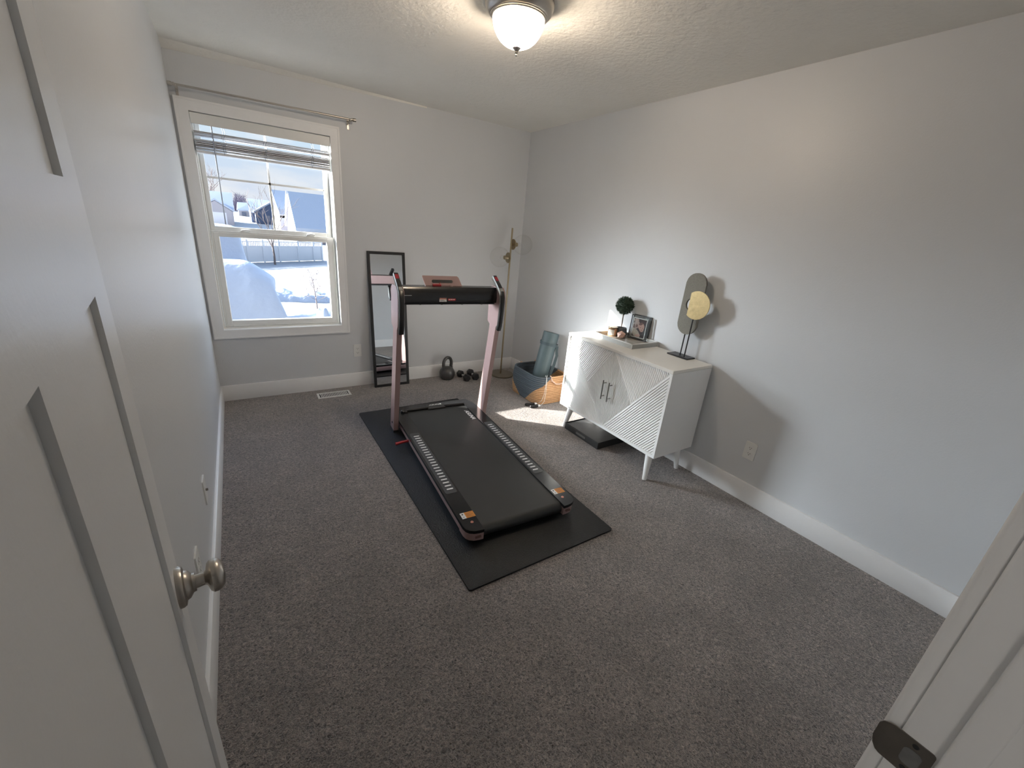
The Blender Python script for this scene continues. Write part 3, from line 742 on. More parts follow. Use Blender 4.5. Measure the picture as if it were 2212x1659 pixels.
# ------------------------------------------------------------------ white cabinet
CX0, CX1, CY0, CY1, CZ0, CZ1 = 2.156, 2.562, 1.441, 2.432, 0.186, 0.800
cab = thing('cabinet', 'white two door cabinet with ribbed geometric fronts against right wall', 'cabinet', (2.36, 1.936, 0))
b = B()
b.box((CX0, CY0, CZ0), (CX1, CY0+0.018, CZ1-0.022)); b.box((CX0, CY1-0.018, CZ0), (CX1, CY1, CZ1-0.022))
b.box((CX0, CY0+0.018, CZ0), (CX1, CY1-0.018, CZ0+0.018)); b.box((CX1-0.008, CY0+0.018, CZ0+0.018), (CX1, CY1-0.018, CZ1-0.022))
b.build('body', M['cabinet'], cab)
b = B(); b.box((CX0-0.001, CY0-0.001, CZ1-0.021), (CX1, CY1+0.001, CZ1), bev=0.002); b.build('top_panel', M['cabtop'], cab)
def clip(tri, p, d):
    ts = []
    for i in range(3):
        a, c = tri[i], tri[(i+1) % 3]
        ex, ey = c[0]-a[0], c[1]-a[1]
        den = d[0]*ey - d[1]*ex
        if abs(den) < 1e-9: continue
        t = ((a[0]-p[0])*ey - (a[1]-p[1])*ex)/den
        q = ((a[0]-p[0])*d[1] - (a[1]-p[1])*d[0])/den
        if -1e-9 <= q <= 1+1e-9: ts.append(t)
    if len(ts) < 2: return None
    return min(ts), max(ts)
def ribs(b, tri, d, pitch, xf):
    l = math.hypot(*d); d = (d[0]/l, d[1]/l); nrm = (-d[1], d[0])
    ks = [p[0]*nrm[0] + p[1]*nrm[1] for p in tri]
    k = min(ks) + pitch*0.5
    while k < max(ks):
        p = (nrm[0]*k, nrm[1]*k)
        c = clip(tri, p, d)
        if c and c[1]-c[0] > 0.012:
            a0, a1 = c[0]+0.003, c[1]-0.003
            w_ = pitch*0.31; h_ = pitch*0.14
            def P_(t, off, x): return Vector((x, p[0]+d[0]*t+nrm[0]*off, p[1]+d[1]*t+nrm[1]*off))
            A = [P_(a0,-w_,xf), P_(a0,w_,xf), P_(a0,h_,xf-0.0042), P_(a0,-h_,xf-0.0042)]
            C = [P_(a1,-w_,xf), P_(a1,w_,xf), P_(a1,h_,xf-0.0042), P_(a1,-h_,xf-0.0042)]
            va = [b.bm.verts.new(q) for q in A]; vc = [b.bm.verts.new(q) for q in C]
            for i in range(1, 4): b.bm.faces.new((va[i], va[(i+1) % 4], vc[(i+1) % 4], vc[i]))
            b.bm.faces.new(va); b.bm.faces.new(vc)
        k += pitch
ym = (CY0+CY1)/2
for s in (0, 1):           # 0: nearer door, 1: farther door
    ya, yb = (CY0+0.020, ym-0.0015) if s == 0 else (ym+0.0015, CY1-0.020)
    z0, z1 = CZ0+0.020, CZ1-0.024
    xf = CX0+0.010
    b = B(); b.box((xf, ya, z0), (xf+0.018, yb, z1))
    # in door coordinates: q=0 at the centre split, q=1 at the outer side
    W_ = yb-ya; H_ = z1-z0
    def D(q, v): return ((yb - q*W_) if s == 0 else (ya + q*W_), z0 + v*H_)
    ci, co = 0.0, 1.0
    tin, tout, bin_, bout = D(0,1), D(1,1), D(0,0), D(1,0)
    # long diagonal from outer top to inner bottom; short one from inner top to its middle
    mid = D(0.46, 0.46)
    dl_ = (bin_[0]-tout[0], bin_[1]-tout[1])
    ds_ = (mid[0]-tin[0], mid[1]-tin[1])
    ribs(b, (tout, bout, bin_), dl_, 0.0150, xf)
    ribs(b, (tin, tout, mid), ds_, 0.0140, xf)
    ribs(b, (tin, mid, bin_), (dl_[0]*0.15, dl_[1]), 0.0105, xf)
    dr = b.build('door', M['cabinet'], cab, smooth=20)
    hy = ym - 0.030 if s == 0 else ym + 0.030
    b = B(); x = xf-0.034
    b.tube([(x, hy, 0.415), (x, hy, 0.560)], 0.0052, 12)
    for zz in (0.437, 0.538): b.tube([(x, hy, zz), (xf-0.001, hy, zz)], 0.0042, 10)
    b.build('pull_handle', M['handle'], dr)
def leg(xb, yb_, xt, yt):
    b = B(); b.tube([(xt, yt, CZ0+0.001), (xb, yb_, 0.0)], [0.026, 0.0145], 20); b.build('leg', M['cabinet'], cab)
leg(2.166, 1.482, 2.188, 1.500); leg(2.168, 2.352, 2.188, 2.320); leg(2.512, 1.482, 2.492, 1.505); leg(2.512, 2.352, 2.492, 2.320)

# black low tray under the cabinet
ty0, ty1, tx0, tx1 = 1.930, 2.326, 2.150, 2.50
dt = thing('wooden_tray', 'flat charcoal wooden tray with slotted handle lying under the white cabinet', 'tray', ((tx0+tx1)/2, (ty0+ty1)/2, 0))
b = B()
b.box((tx0, ty0, 0.001), (tx1, ty1, 0.052), mi=0, bev=0.003)
ring_z = 0.058
b.box((tx0, ty0, 0.050), (tx0+0.008, ty1, ring_z), bev=0.001); b.box((tx1-0.008, ty0, 0.050), (tx1, ty1, ring_z), bev=0.001)
b.box((tx0+0.008, ty0, 0.050), (tx1-0.008, ty0+0.008, ring_z), bev=0.001); b.box((tx0+0.008, ty1-0.008, 0.050), (tx1-0.008, ty1, ring_z), bev=0.001)
b.build('tray_body', M['darktray'], dt)
b = B(); b.prism([(2.128+p[0], 0.029+p[1]) for p in rrect(-0.055,-0.009,0.055,0.009,0.008,4)], (tx0-0.0012,0,0), (0,1,0), (0,0,1), (0.003,0,0)); b.build('handle_slot', M['traygrey'], dt)

# ------------------------------------------------------------------ on the cabinet
ZT = CZ1
# sculpture
sx, sy = 2.513, 1.655
scu = thing('abstract_sculpture', 'tabletop sculpture of grey stone capsule and gold disc on black stand', 'sculpture', (sx, sy, ZT))
b = B(); b.box((2.468, 1.573, ZT), (2.558, 1.737, ZT+0.010), bev=0.002); b.build('base', M['blackmetal'], scu)
xc = 2.506
b = B(); b.tube([(xc+0.006, 1.661, ZT+0.008), (xc+0.006, 1.661, 0.972)], 0.0042, 10); b.tube([(xc-0.018, 1.612, ZT+0.008), (xc-0.018, 1.612, 1.10)], 0.0042, 10); b.build('rods', M['blackmetal'], scu)
# capsule with a round hole: ring strip between outer outline and hole
b = B()
oy, zlo, zhi, rr_ = 1.661, 0.957, 1.362, 0.0735
hole_c, hr = (1.661, 1.157), 0.041
NN = 64
outer = []; inner = []
for k in range(NN):
    a = 2*PI*k/NN; dy, dz = math.cos(a), math.sin(a)
    # ray from the hole centre to the capsule outline
    t = 0.0; lo_, hi_ = 0.0, 0.5
    for _ in range(40):
        md = (lo_+hi_)/2; y = hole_c[0]+dy*md; z = hole_c[1]+dz*md
        zc_ = min(max(z, zlo+rr_), zhi-rr_)
        if math.hypot(y-oy, z-zc_) < rr_: lo_ = md
        else: hi_ = md
    outer.append((hole_c[0]+dy*lo_, hole_c[1]+dz*lo_)); inner.append((hole_c[0]+dy*hr, hole_c[1]+dz*hr))
fo = [b.bm.verts.new((xc, *p)) for p in outer]; fi = [b.bm.verts.new((xc, *p)) for p in inner]
bo = [b.bm.verts.new((xc+0.016, *p)) for p in outer]; bi = [b.bm.verts.new((xc+0.016, *p)) for p in inner]
for k in range(NN):
    j = (k+1) % NN
    b.bm.faces.new((fo[k], fo[j], fi[j], fi[k])); b.bm.faces.new((bo[k], bi[k], bi[j], bo[j]))
    b.bm.faces.new((fo[k], bo[k], bo[j], fo[j])); b.bm.faces.new((fi[k], fi[j], bi[j], bi[k]))
b.build('stone_capsule', M['stone'], scu)
b = B()
dc, dr_ = (1.604, 1.163), 0.0915
pl = []
a0 = math.acos(0.056/dr_)
for k in range(41):
    a = a0 + (2*PI-2*a0)*k/40; pl.append((dc[0]+dr_*math.cos(a), dc[1]+dr_*math.sin(a)))
b.prism(pl, (xc-0.028,0,0), (0,1,0), (0,0,1), (0.006,0,0), bev=0.0012); b.build('gold_disc', M['gold'], scu)

# tray
tx0, tx1, ty0, ty1 = 2.284, 2.570, 1.898, 2.300
tray = thing('decor_tray', 'shallow grey shagreen tray with white edges on far end of cabinet', 'tray', ((tx0+tx1)/2, (ty0+ty1)/2, ZT))
b = B(); b.box((tx0+0.004, ty0+0.004, ZT+0.001), (tx1-0.004, ty1-0.004, ZT+0.009)); b.build('tray_base', M['traybase'], tray)
b = B(); wv_ = 0.010
b.box((tx0, ty0, ZT), (tx0+wv_, ty1, ZT+0.031)); b.box((tx1-wv_, ty0, ZT), (tx1, ty1, ZT+0.031)); b.box((tx0+wv_, ty0, ZT), (tx1-wv_, ty0+wv_, ZT+0.031)); b.box((tx0+wv_, ty1-wv_, ZT), (tx1-wv_, ty1, ZT+0.031))
b.build('tray_sides', M['tray'], tray)
b = B()
for q in ((tx0,ty0,tx0+wv_,ty1),(tx1-wv_,ty0,tx1,ty1),(tx0,ty0,tx1,ty0+wv_),(tx0,ty1-wv_,tx1,ty1)):
    b.box((q[0]-0.0006,q[1]-0.0006,ZT+0.0305), (q[2]+0.0006,q[3]+0.0006,ZT+0.034))
for x in (tx0,tx1):
    for y in (ty0,ty1): b.box((x-0.002,y-0.002,ZT), (x+0.002,y+0.002,ZT+0.033))
b.build('edge_inlay', M['traytrim'], tray)
ZR = ZT+0.009
# candle
cn = thing('candle_jar', 'copper tinted glass candle jar with pale label in the tray', 'candle', (2.425, 2.232, ZR))
b = B(); b.lathe([(0,0),(0.033,0),(0.036,0.004),(0.036,0.062),(0.0345,0.064),(0.0335,0.062),(0.0335,0.006),(0,0.006)], (2.425,2.232,ZR), Z_, 36); b.build('jar', M['candleglass'], cn)
b = B(); b.lathe([(0,0.0063),(0.0328,0.0063),(0.0328,0.050),(0,0.050)], (2.425,2.232,ZR), Z_, 30); b.build('wax', M['candlelabel'], cn)
b = B()
for k in range(9):
    a0_, a1_ = math.radians(165+9*k), math.radians(165+9*(k+1))
    p = [Vector((2.425+0.0366*math.cos(a), 2.232+0.0366*math.sin(a), ZR+z)) for a, z in ((a0_,0.010),(a1_,0.010),(a1_,0.052),(a0_,0.052))]
    b.quad(p)
b.build('label', M['candlelabel'], cn)
b = B(); b.lathe([(0,0.0655),(0.037,0.0655),(0.037,0.0695),(0.036,0.071),(0,0.071)], (2.425,2.232,ZR), Z_, 36); b.build('lid', M['brass'], cn)
# faceted mineral
random.seed(9)
b = B()
bm2 = bmesh.new(); bmesh.ops.create_icosphere(bm2, subdivisions=1, radius=0.036)
for v in bm2.verts:
    v.co *= random.uniform(0.86, 1.12); v.co.z *= 0.98
mnz = min(v.co.z for v in bm2.verts)
for v in bm2.verts:
    if v.co.z < mnz+0.012: v.co.z = mnz+0.010
mnz = min(v.co.z for v in bm2.verts)
b._merge(bm2, 0, Matrix.Translation((2.432, 2.145, ZR-mnz)))
tag(b.build('mineral_ornament', M['stoneg'], smooth=0), 'faceted pinkish mineral ball in tray in front of the topiary pot', 'ornament')
# topiary
tp = thing('topiary', 'small round boxwood topiary ball in dark pot on tray', 'plant', (2.500, 2.218, ZR))
b = B(); b.lathe([(0,0),(0.034,0),(0.046,0.012),(0.049,0.034),(0.045,0.056),(0.041,0.066),(0.037,0.066),(0.038,0.058),(0,0.056)], (2.500,2.218,ZR), Z_, 28); b.build('pot', M['pot'], tp)
b = B(); b.tube([(2.500,2.218,ZR+0.05), (2.499,2.217,ZR+0.10), (2.501,2.219,ZR+0.19)], 0.0042, 8); b.build('stem', M['stem'], tp)
b = B(); cb = Vector((2.500,2.218,1.048))
b.sphere(cb, 0.058, 16, 10)
random.seed(2)
for i in range(1500):
    z = random.uniform(-1,1); a = random.uniform(0,2*PI); r = math.sqrt(1-z*z)
    d = Vector((r*math.cos(a), r*math.sin(a), z)); t = d.orthogonal().normalized()
    t = Matrix.Rotation(random.uniform(0,2*PI), 3, d) @ t; w_ = 0.0026
    lean = (d + Vector((random.gauss(0,.45), random.gauss(0,.45), random.gauss(0,.45)))).normalized()
    r0 = cb + d*0.055; tip = r0 + lean*random.uniform(0.012, 0.026)
    m_ = (r0+tip)*0.5
    vs = [b.bm.verts.new(q) for q in (r0, m_+t*w_, tip, m_-t*w_)]
    b.bm.faces.new(vs)
b.build('foliage', M['leaf'], tp, recalc=False, smooth=0)
# photo frame: two glass panes in a thin metal frame
pf0, pf1 = Vector((2.515,2.150,ZR)), Vector((2.540,1.996,ZR))
ud = (pf1-pf0); FWd = ud.length; ud.normalize(); nd = Vector((ud.y, -ud.x, 0)); 
if nd.x > 0: nd = -nd            # towards the room
pfh = 0.186
zl = (Vector((0,0,1)) - nd*0.06).normalized()
fpt = lambda a, c, d_=0.0: pf0 + ud*a + zl*c + nd*d_
pho = thing('photo_frame', 'upright glass photo frame holding a baby portrait on the tray', 'picture frame', (pf0+pf1)/2)
def fbox(b, a0, a1, c0, c1, d0, d1, mi=0):
    P8 = [fpt(a, c, d_) for a in (a0,a1) for c in (c0,c1) for d_ in (d0,d1)]
    v = [b.bm.verts.new(p) for p in P8]
    for q in ((0,1,3,2), (4,6,7,5), (0,4,5,1), (2,3,7,6), (0,2,6,4), (1,5,7,3)):
        f = b.bm.faces.new([v[i] for i in q]); f.material_index = mi
b = B(); e = 0.0045
for d0, d1 in ((-0.006, 0.002), (-0.034, -0.026)):
    fbox(b, 0, e, 0, pfh, d0, d1); fbox(b, FWd-e, FWd, 0, pfh, d0, d1); fbox(b, e, FWd-e, 0, e, d0, d1); fbox(b, e, FWd-e, pfh-e, pfh, d0, d1)
fbox(b, FWd-0.004, FWd, 0.0, 0.006, -0.03, -0.004); fbox(b, 0, 0.004, 0.0, 0.006, -0.03, -0.004)
b.build('frame', M['frame_metal'], pho)
b = B(); fbox(b, e, FWd-e, e, pfh-e, -0.0005, 0.0005); fbox(b, e, FWd-e, e, pfh-e, -0.031, -0.030); b.build('glass', M['acrylic'], pho)
b = B()
pa0, pa1, pc0, pc1 = 0.024, FWd-0.024, 0.022, pfh-0.026
fbox(b, pa0-0.006, pa1+0.006, pc0-0.006, pc1+0.006, -0.0045, -0.0035, 0)
pw, phh = pa1-pa0, pc1-pc0
def ell(cx, cy, rx, ry, rot, dd, mi):
    pl_ = []
    for k in range(20):
        a = 2*PI*k/20; x = rx*math.cos(a); y = ry*math.sin(a)
        xx, yy = cx + x*math.cos(rot)-y*math.sin(rot), cy + x*math.sin(rot)+y*math.cos(rot)
        xx, yy = min(max(xx,0),1), min(max(yy,0),1)
        pl_.append(fpt(pa0+xx*pw, pc0+yy*phh, dd))
    f = b.bm.faces.new([b.bm.verts.new(p) for p in pl_]); f.material_index = mi
fbox(b, pa0, pa1, pc0, pc1, -0.0036, -0.0033, 1)
d_ = -0.0032
ell(0.25, 0.66, 0.26, 0.22, 0.5, d_, 3); ell(0.2, 0.9, 0.2, 0.12, 0, d_+0.00005, 3); ell(0.30, 0.60, 0.07, 0.09, 0.3, d_+0.0001, 5); ell(0.08,0.52,0.12,0.16,0,d_+0.0001,5)
ell(0.66, 0.60, 0.25, 0.21, -0.4, d_+0.00015, 2); ell(0.72, 0.46, 0.17, 0.14, -0.3, d_+0.0002, 2); ell(0.60,0.75,0.17,0.07,0.3,d_+0.00025,5)
ell(0.60,0.55,0.035,0.02,0,d_+0.0003,5); ell(0.78,0.53,0.03,0.016,0,d_+0.0003,5); ell(0.72,0.42,0.05,0.018,-0.2,d_+0.0003,5)
ell(0.30, 0.20, 0.42, 0.20, -0.5, d_+0.0002, 4); ell(0.5, 0.08, 0.2, 0.1, 0.2, d_+0.00035, 2); ell(0.85,0.15,0.18,0.2,0,d_+0.0003,1)
b.build('photo', [M['paper'], M['ph_dark'], M['ph_skin'], M['ph_skin2'], M['ph_knit'], M['ph_shade']], pho, smooth=0, recalc=False)

# ------------------------------------------------------------------ leaning mirror
mx0, mx1 = 0.9635, 1.303
A = Vector((mx0, 3.750, 0.001)); T = Vector((mx0, 3.866, 1.248)); mz = (T-A); ML = mz.length; mz.normalize()
mn = Vector((0, mz.z, -mz.y)); 
if mn.y > 0: mn = -mn
mir_ = thing('leaning_mirror', 'narrow black framed mirror leaning on the back wall', 'mirror', ((mx0+mx1)/2, 3.75, 0))
MM = Matrix(((1, mn.x, mz.x, A.x), (0, mn.y, mz.y, A.y), (0, mn.z, mz.z, A.z), (0,0,0,1)))
b = B(); w_ = 0.024; MWD = mx1-mx0
b.box((0,-0.018,0), (w_,0.004,ML), bev=0.002, M=MM); b.box((MWD-w_,-0.018,0), (MWD,0.004,ML), bev=0.002, M=MM)
b.box((w_,-0.018,0), (MWD-w_,0.004,w_), bev=0.002, M=MM); b.box((w_,-0.018,ML-w_), (MWD-w_,0.004,ML), bev=0.002, M=MM)
b.build('frame', M['black'], mir_)
b = B(); b.box((w_-0.004,-0.010,w_-0.004), (MWD-w_+0.004,-0.004,ML-w_+0.004), M=MM); b.build('mirror_glass', M['mirror'], mir_)

# ------------------------------------------------------------------ floor lamp
fx, fy = 2.325, 3.668
fl = thing('floor_lamp', 'slim brass floor lamp with two clear globe shades in the corner', 'lamp', (fx, fy, 0))
b = B(); b.lathe([(0,0),(0.122,0),(0.126,0.004),(0.126,0.018),(0.122,0.022),(0,0.022)], (fx+0.014, fy, 0.001), Z_, 48); b.build('base', M['lampbase'], fl)
b = B(); b.tube([(fx-0.005, fy, 0.02), (fx+0.004, fy, 1.545)], 0.0085, 14); b.build('pole', M['brass'], fl)
for s, z, gx, R_ in ((-1, 1.262, 2.205, 0.098), (1, 1.392, 2.468, 0.098)):
    px = fx + 0.003
    b = B(); b.lathe([(0,0.004),(0.010,0.004),(0.010,0.020),(0.050,0.021),(0.052,0.024),(0.050,0.028),(0.022,0.030),(0.020,0.034),(0.020,0.070),(0.018,0.072),(0,0.072)], (px, fy, z), (s,0,0), 28); so = b.build('socket', M['brass'], fl)
    b = B()
    pr = []
    for i in range(25):
        a = PI*i/24; pr.append((R_*math.sin(a), -R_*math.cos(a)))
    cg = Vector((gx, fy, z+0.002)); k0 = math.asin(0.045/R_)
    pr = [(R_*math.sin(k0+(PI-k0)*i/24), -R_*math.cos(k0+(PI-k0)*i/24)) for i in range(25)]; pr[-1] = (0, R_)
    b.lathe(pr, cg, (s,0,0), 40); b.build('globe_shade', M['globe'], fl)
    b = B(); b.sphere((px+s*0.095, fy, z), 0.022, 14, 10); b.build('bulb', M['globe'], so)

# ------------------------------------------------------------------ kettlebell and dumbbells
kx, ky = 1.715, 3.757
kb_ = thing('kettlebell', 'dark grey iron kettlebell by the back wall', 'kettlebell', (kx, ky, 0))
b = B(); b.lathe([(0,0.001),(0.050,0.001),(0.066,0.015),(0.079,0.045),(0.081,0.070),(0.074,0.098),(0.058,0.120),(0.040,0.132),(0,0.135)], (kx,ky,0), Z_, 36); b.build('bell', M['kettle'], kb_)
b = B()
hp = []
ca, sa = math.cos(math.radians(18)), math.sin(math.radians(18))
for i in range(21):
    t = i/20; a = PI*(-0.12 + 1.24*t)
    hx = 0.054*math.cos(PI-a) if True else 0; hz = 0.168 + 0.066*math.sin(a)
    if t < 0.12 or t > 0.88: hz = min(hz, 0.15)
    hp.append((kx + hx*ca, ky + hx*sa, hz))
hp = [(kx-0.058*ca, ky-0.058*sa, 0.098)] + hp + [(kx+0.058*ca, ky+0.058*sa, 0.098)]
b.tube(hp, 0.0165, 14); b.build('handle', M['kettle'], kb_)

def make_dumbbell(loc, rz, label):
    d = thing('dumbbell', label, 'dumbbell', loc, rz, 'hex dumbbells on the carpet')
    b = B(); b.tube([(0,-0.06,0.036),(0,-0.02,0.036),(0,0.02,0.036),(0,0.06,0.036)], [0.011,0.0125,0.0125,0.011], 14); b.build('grip', M['chrome'], d, world=False)
    for s in (-1, 1):
        b = B(); b.lathe([(0,0),(0.030,0),(0.040,0.008),(0.040,0.040),(0.034,0.050),(0,0.050)], (0, s*0.045, 0.036), (0,s,0), 6); b.build('hex_head', M['rubber'], d, world=False, smooth=20)
    return d
db = make_dumbbell((1.875, 3.694, 0), math.radians(3), 'black hex dumbbell nearer the kettlebell')
dup(db, (1.990, 3.700, 0), 'black hex dumbbell nearer the pink treadmill post', math.radians(-4))

# ------------------------------------------------------------------ basket with yoga mat and jump rope
bx0, bx1, by0, by1, bh = 2.195, 2.560, 2.800, 3.290, 0.275
bcx, bcy = (bx0+bx1)/2, (by0+by1)/2
bas = thing('woven_basket', 'coiled basket in slate blue and natural tan beside the cabinet', 'basket', (bcx, bcy, 0))
b = B(); nc = 15; rr = bh/nc/2
def loop(off, z, r_, n=6):
    return [(p[0], p[1], z) for p in rrect(bx0-off, by0-off, bx1+off, by1+off, 0.105+off, n)]
for i in range(nc):
    t = i/(nc-1); off = 0.012*math.sin(PI*t) - rr
    b.tube(loop(off, rr + i*2*rr*0.985, rr), rr*0.99, 10, loop=True)
# floor of the basket
b.prism(rrect(bx0+0.004, by0+0.004, bx1-0.004, by1-0.004, 0.1, 6), (0,0,0.003), X_, Y_, (0,0,0.008))
b.build('body', M['basket'], bas)
for q in (0, 1):
    b = B()
    if q == 0: pts = [(2.335,2.800,0.262),(2.345,2.788,0.235),(2.385,2.780,0.205),(2.425,2.778,0.200),(2.465,2.780,0.205),(2.500,2.788,0.235),(2.508,2.800,0.262)]
    else: pts = [(2.32,3.292,0.262),(2.33,3.304,0.235),(2.37,3.312,0.205),(2.42,3.314,0.202),(2.46,3.312,0.206),(2.49,3.304,0.235),(2.50,3.292,0.262)]
    b.tube(pts, 0.0068, 10)
    for e_ in (pts[0], pts[-1]):
        b.tube([(e_[0], e_[1]-0.006 if q == 0 else e_[1]+0.006, e_[2]-0.03), (e_[0], e_[1]-0.004 if q == 0 else e_[1]+0.004, e_[2]+0.012), (e_[0], e_[1]+0.016 if q == 0 else e_[1]-0.016, e_[2]+0.016)], 0.006, 8)
    b.build('rope_handle', M['rope'], bas)
ya_, yb2 = Vector((2.330,3.010,0.022)), Vector((2.466,3.030,0.635)); yd = (yb2-ya_).normalized(); yl = (yb2-ya_).length
ym_ = thing('yoga_mat', 'rolled slate teal yoga mat standing in the basket', 'yoga mat', ya_)
b = B()
e1 = yd.orthogonal().normalized(); e2 = yd.cross(e1)
sp = []
turns, N_ = 5.5, 170
for i in range(N_+1):
    t = i/N_; a = 2*PI*turns*t; r = 0.016 + (0.084-0.016)*t
    sp.append((r*math.cos(a+0.4), r*math.sin(a+0.4), r))
lo0 = []; 
th_ = 0.0105
ri = [(x*(r-th_)/r, y*(r-th_)/r) for x, y, r in sp]; ro = [(x, y) for x, y, r in sp]
va = [b.bm.verts.new(ya_ + e1*x + e2*y) for x, y in ro]; vb = [b.bm.verts.new(ya_ + e1*x + e2*y + yd*yl) for x, y in ro]
wa = [b.bm.verts.new(ya_ + e1*x + e2*y) for x, y in ri]; wb = [b.bm.verts.new(ya_ + e1*x + e2*y + yd*yl) for x, y in ri]
for i in range(N_):
    b.bm.faces.new((va[i], va[i+1], vb[i+1], vb[i])); b.bm.faces.new((wa[i], wb[i], wb[i+1], wa[i+1]))
    b.bm.faces.new((vb[i], vb[i+1], wb[i+1], wb[i])); b.bm.faces.new((va[i], wa[i], wa[i+1], va[i+1]))
for i in (0, N_): b.bm.faces.new((va[i], vb[i], wb[i], wa[i]))
b.build('mat_roll', M['yoga'], ym_, smooth=40)
b = B(); b.lathe([(0.0852,0.0),(0.0870,0.0),(0.0870,0.028),(0.0852,0.028)], ya_ + yd*(yl-0.125), yd, 40, closed=True)
sd = Vector((-0.30,0.95,0.0)); sd = (sd - yd*sd.dot(yd)).normalized()
b.box((-0.012,-0.006,-0.016), (0.012,0.012,0.016), bev=0.003, M=Matrix.Translation(ya_ + yd*(yl-0.11) + sd*0.088))
b.build('strap', M['strap'], ym_)
s2 = Vector((0.55,-0.83,0)); s2 = (s2 - yd*s2.dot(yd)).normalized()
b = B(); pp = [ya_ + yd*(yl-0.112) + s2*0.086, ya_ + yd*(yl-0.16) + s2*0.094, ya_ + yd*(yl-0.20) + s2*0.108, ya_ + yd*(yl-0.30) + s2*0.105, ya_ + yd*(yl-0.42) + s2*0.088]
b.tube(pp, 1.0, sec=[(0.003,-0.013),(0.003,0.013),(-0.003,0.013),(-0.003,-0.013)]); b.build('carry_strap', M['strap'], ym_)

jr = thing('jump_rope', 'jump rope with black ribbed handles lying against the basket', 'jump rope', (2.20, 2.84, 0))
for p, q in (((2.098,2.846,0.014),(2.222,2.812,0.018)), ((2.112,2.786,0.014),(2.228,2.768,0.016))):
    p, q = Vector(p), Vector(q); dv = (q-p).normalized(); ln = (q-p).length
    b = B(); prf = [(0,0),(0.006,0),(0.011,0.004)]
    for k in range(8):
        h0 = 0.006 + k*(ln-0.045)/8; prf += [(0.0115,h0+0.001),(0.0135,h0+0.004),(0.0135,h0+0.008),(0.0115,h0+0.0095)]
    prf += [(0.0115,ln-0.035),(0,ln-0.035)]
    b.lathe(prf, p, dv, 16); hnd = b.build('handle', M['rubber'], jr)
    b = B(); b.lathe([(0,ln-0.036),(0.0115,ln-0.036),(0.0115,ln-0.022),(0.009,ln-0.012),(0,ln-0.010)], p, dv, 16); b.build('end_collar', M['white'], hnd)
b = B()
b.tube([(2.219,2.8125,0.018),(2.245,2.792,0.05),(2.262,2.785,0.12),(2.268,2.784,0.20),(2.272,2.79,0.27),(2.29,2.83,0.285),(2.31,2.86,0.26)], 0.0018, 6)
b.tube([(2.226,2.768,0.016),(2.262,2.772,0.05),(2.274,2.778,0.13),(2.276,2.782,0.21),(2.276,2.79,0.272),(2.30,2.82,0.288),(2.33,2.86,0.26)], 0.0018, 6)
b.build('cord', M['traytrim'], jr)

# ------------------------------------------------------------------ outdoors
def ghz(x, y):
    z = -2.95
    if y > 56: z += (min(y, 170)-56)*0.020
    if y > 120: z += (min(y,170)-120)*0.02
    z += 0.10*noise.noise(Vector((x*0.35, y*0.22, 0)))*min(1, max(0.2, (y-12)/12)) 
    return z
b = B()
gy = [6,9,12,15,18,20,21,22,23,24,25,26,27,28,30,33,36,39,42,45,50,56,65,80,100,120,145,175,230]
gx = [-130,-90,-60,-40,-28,-20,-14,-10,-7,-5,-3,-2,-1,0,1,2,3,4,5,6,7,8,10,13,17,24,34,50,80,130]
vv = [[b.bm.verts.new((x, y, ghz(x, y))) for x in gx] for y in gy]
for j in range(len(gy)-1):
    for i in range(len(gx)-1): b.bm.faces.new((vv[j][i], vv[j][i+1], vv[j+1][i+1], vv[j+1][i]))
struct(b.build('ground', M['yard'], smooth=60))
# big drift outside the window
b = B()
rows = []
def prow(y, pts): rows.append((y, pts))
prow(5.75, [(-3,-.6),(-.6,-.6),(-.1,-.6),(.1,-.6),(.25,-.6),(.42,-.6),(.55,-.62),(.60,-.7),(.62,-.9),(.63,-1.3),(.64,-3.2)])
prow(6.15, [(-3,.02),(-.6,.03),(-.1,.05),(.1,.06),(.28,.08),(.44,.10),(.50,.09),(.54,.02),(.56,-.2),(.57,-1.),(.60,-3.2)])
prow(6.28, [(-3,.18),(-.6,.19),(-.1,.21),(.08,.23),(.22,.27),(.36,.29),(.44,.28),(.48,.22),(.50,.05),(.52,-1.),(.55,-3.2)])
prow(6.42, [(-3,.36),(-.6,.37),(-.1,.39),(.06,.43),(.19,.45),(.31,.46),(.39,.455),(.42,.40),(.44,.2),(.46,-1.),(.5,-3.2)])
prow(6.56, [(-3,.52),(-.6,.53),(-.1,.55),(.05,.58),(.17,.61),(.29,.60),(.36,.585),(.39,.53),(.40,.3),(.42,-1.),(.48,-3.2)])
prow(6.70, [(-3,.67),(-.6,.68),(-.1,.70),(.04,.72),(.16,.73),(.28,.70),(.37,.66),(.395,.60),(.38,.42),(.40,-1.),(.46,-3.2)])
prow(6.9,  [(-3,.82),(-.6,.83),(-.1,.85),(.05,.855),(.14,.845),(.26,.75),(.37,.67),(.46,.595),(.40,.52),(.40,-1.),(.46,-3.2)])
prow(7.15, [(-3,.80),(-.6,.82),(-.1,.83),(.05,.83),(.14,.80),(.26,.70),(.37,.60),(.43,.50),(.41,.42),(.41,-1.),(.46,-3.2)])
prow(7.5,  [(-3,.66),(-.6,.66),(-.1,.66),(.05,.62),(.12,.56),(.20,.46),(.28,.3),(.34,.1),(.38,-.3),(.40,-1.),(.46,-3.2)])
prow(7.72, [(-3,1.16),(-.6,1.16),(-.1,1.17),(.02,1.16),(.075,1.10),(.09,.9),(.10,.6),(.14,.2),(.2,-.3),(.3,-1.),(.46,-3.2)])
prow(7.85, [(-3,1.28),(-.6,1.28),(-.18,1.285),(0.,1.275),(.07,1.235),(.095,1.1),(.10,.7),(.14,.2),(.2,-.3),(.3,-1.),(.46,-3.2)])
